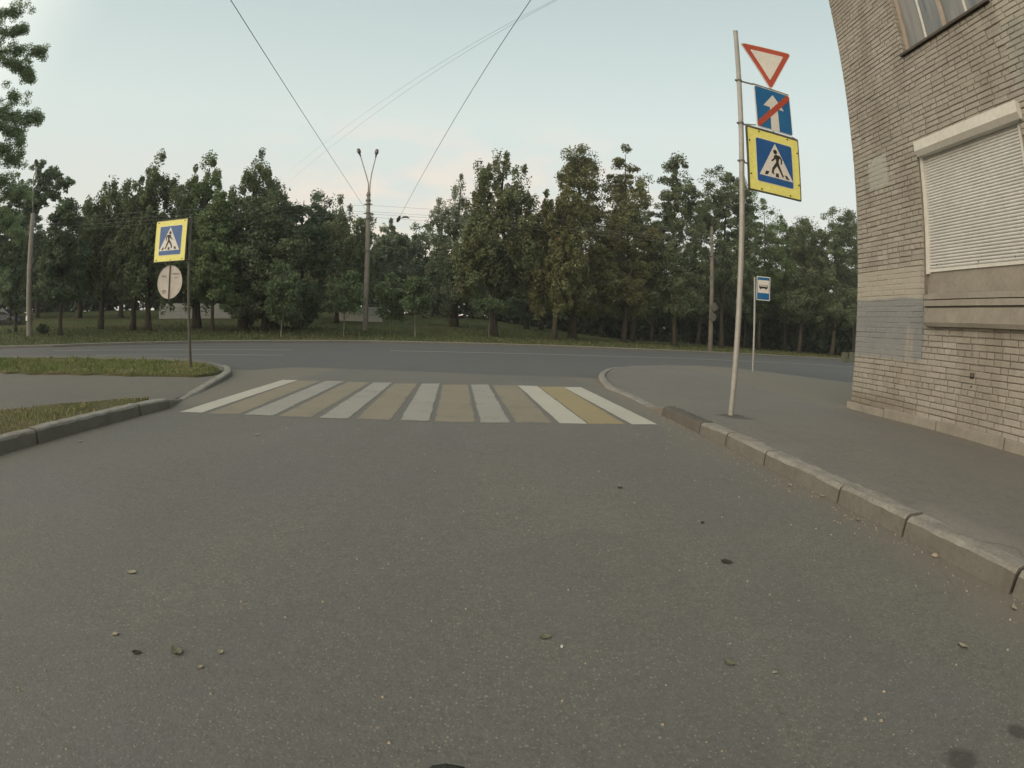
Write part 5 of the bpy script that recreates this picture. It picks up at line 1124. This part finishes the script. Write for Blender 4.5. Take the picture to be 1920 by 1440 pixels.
litter('leaf', 375, 1253, 10, M['leaf_pale'], 'small pale narrow leaf just below the olive leaf', .8, 6)
litter('leaf', 1022, 1196, 17, M['leaf_olive'], 'folded V-shaped leaf near the middle of the foreground', .1, 7)
litter('paper', 1053, 1214, 6, M['paper'], 'tiny white scrap beside the folded leaf', 1.4, 8, cat='scrap')
litter('leaf', 1368, 1245, 18, M['leaf_olive'], 'narrow olive leaf in the right foreground', -.7, 9)
litter('paper', 1452, 1262, 8, M['leaf_pale'], 'tiny pale scrap right of the narrow olive leaf', -.3, 10, cat='scrap')
litter('leaf', 1804, 1213, 17, M['leaf_pale'], 'pale upright leaf near the right edge of the foreground', 1.9, 11)
litter('pebble', 1752, 1044, 11, M['stone'], 'rounded pale pebble at the foot of the right kerb', 0, 12, cat='pebble')
litter('leaf', 1362, 1055, 17, M['leaf_dark'], 'dark leaf on the road left of the right kerb stones', -.4, 13)
litter('leaf', 1901, 1141, 14, M['leaf_pale'], 'pale leaf below the kerb stone at the right edge', .9, 14)
litter('leaf', 150, 829, 7, M['leaf_pale'], 'small pale leaf on the road beside the left kerb', .4, 15)
litter('leaf', 481, 816, 8, M['leaf_pale'], 'small pale leaf on the road just before the crossing', .1, 16)
litter('leaf', 1481, 911, 9, M['leaf_pale'], 'small pale leaf by the right kerb, farther of two', .6, 17)
litter('leaf', 1541, 931, 7, M['leaf_pale'], 'small pale leaf by the right kerb, nearer of two', -.5, 18)
litter('leaf', 1609, 977, 9, M['leaf_olive'], 'small olive leaf on the road beside the right kerb', .2, 19)
litter('leaf', 1162, 916, 8, M['leaf_dark'], 'small dark leaf in the middle of the road', .2, 20)
litter('leaf', 1317, 981, 8, M['leaf_dark'], 'small dark leaf on the road right of the middle', .8, 21)
litter('leaf', 285, 822, 7, M['leaf_pale'], 'small pale leaf under the short left kerb stone', .5, 22) if False else None
# fine grit scattered over the near asphalt
g = np.random.default_rng(4); gm = MB()
for k in range(1500):
    x, y = g.uniform(-3.4, 1.95), g.uniform(.3, 6) ** 1.0; s = abs(g.normal(0, .0022)) + .0018; a = g.uniform(0, 6.28)
    if k % 4 == 0: x = rk(y).x - abs(g.normal(0, .10)) - .01
    c_, s2_ = math.cos(a) * s, math.sin(a) * s
    gm.add([(x + c_, y + s2_, 0), (x - s2_, y + c_, 0), (x - c_, y - s2_, 0), (x + s2_, y - c_, 0), (x, y, s * 1.1)], [(0, 1, 4), (1, 2, 4), (2, 3, 4), (3, 0, 4)])
tag(gm.build('grit', M['stone']), 'fine pale grit scattered on the road and along the right kerb', 'grit', kind='stuff')

# ------------------------------------------------------------------ evening haze: even air round everything
hm = bpy.data.materials.new('haze'); hm.use_nodes = True; hn = hm.node_tree; hn.nodes.clear()
ho = hn.nodes.new('ShaderNodeOutputMaterial'); hv = hn.nodes.new('ShaderNodeVolumePrincipled'); hn.links.new(hv.outputs[0], ho.inputs['Volume'])
hv.inputs['Color'].default_value = (0.86, 0.88, 0.86, 1); hv.inputs['Density'].default_value = 0.0010; hv.inputs['Anisotropy'].default_value = 0.2
tag(MB().box(-280, 280, -280, 280, -1.3, 26).build('haze', hm), kind='stuff')
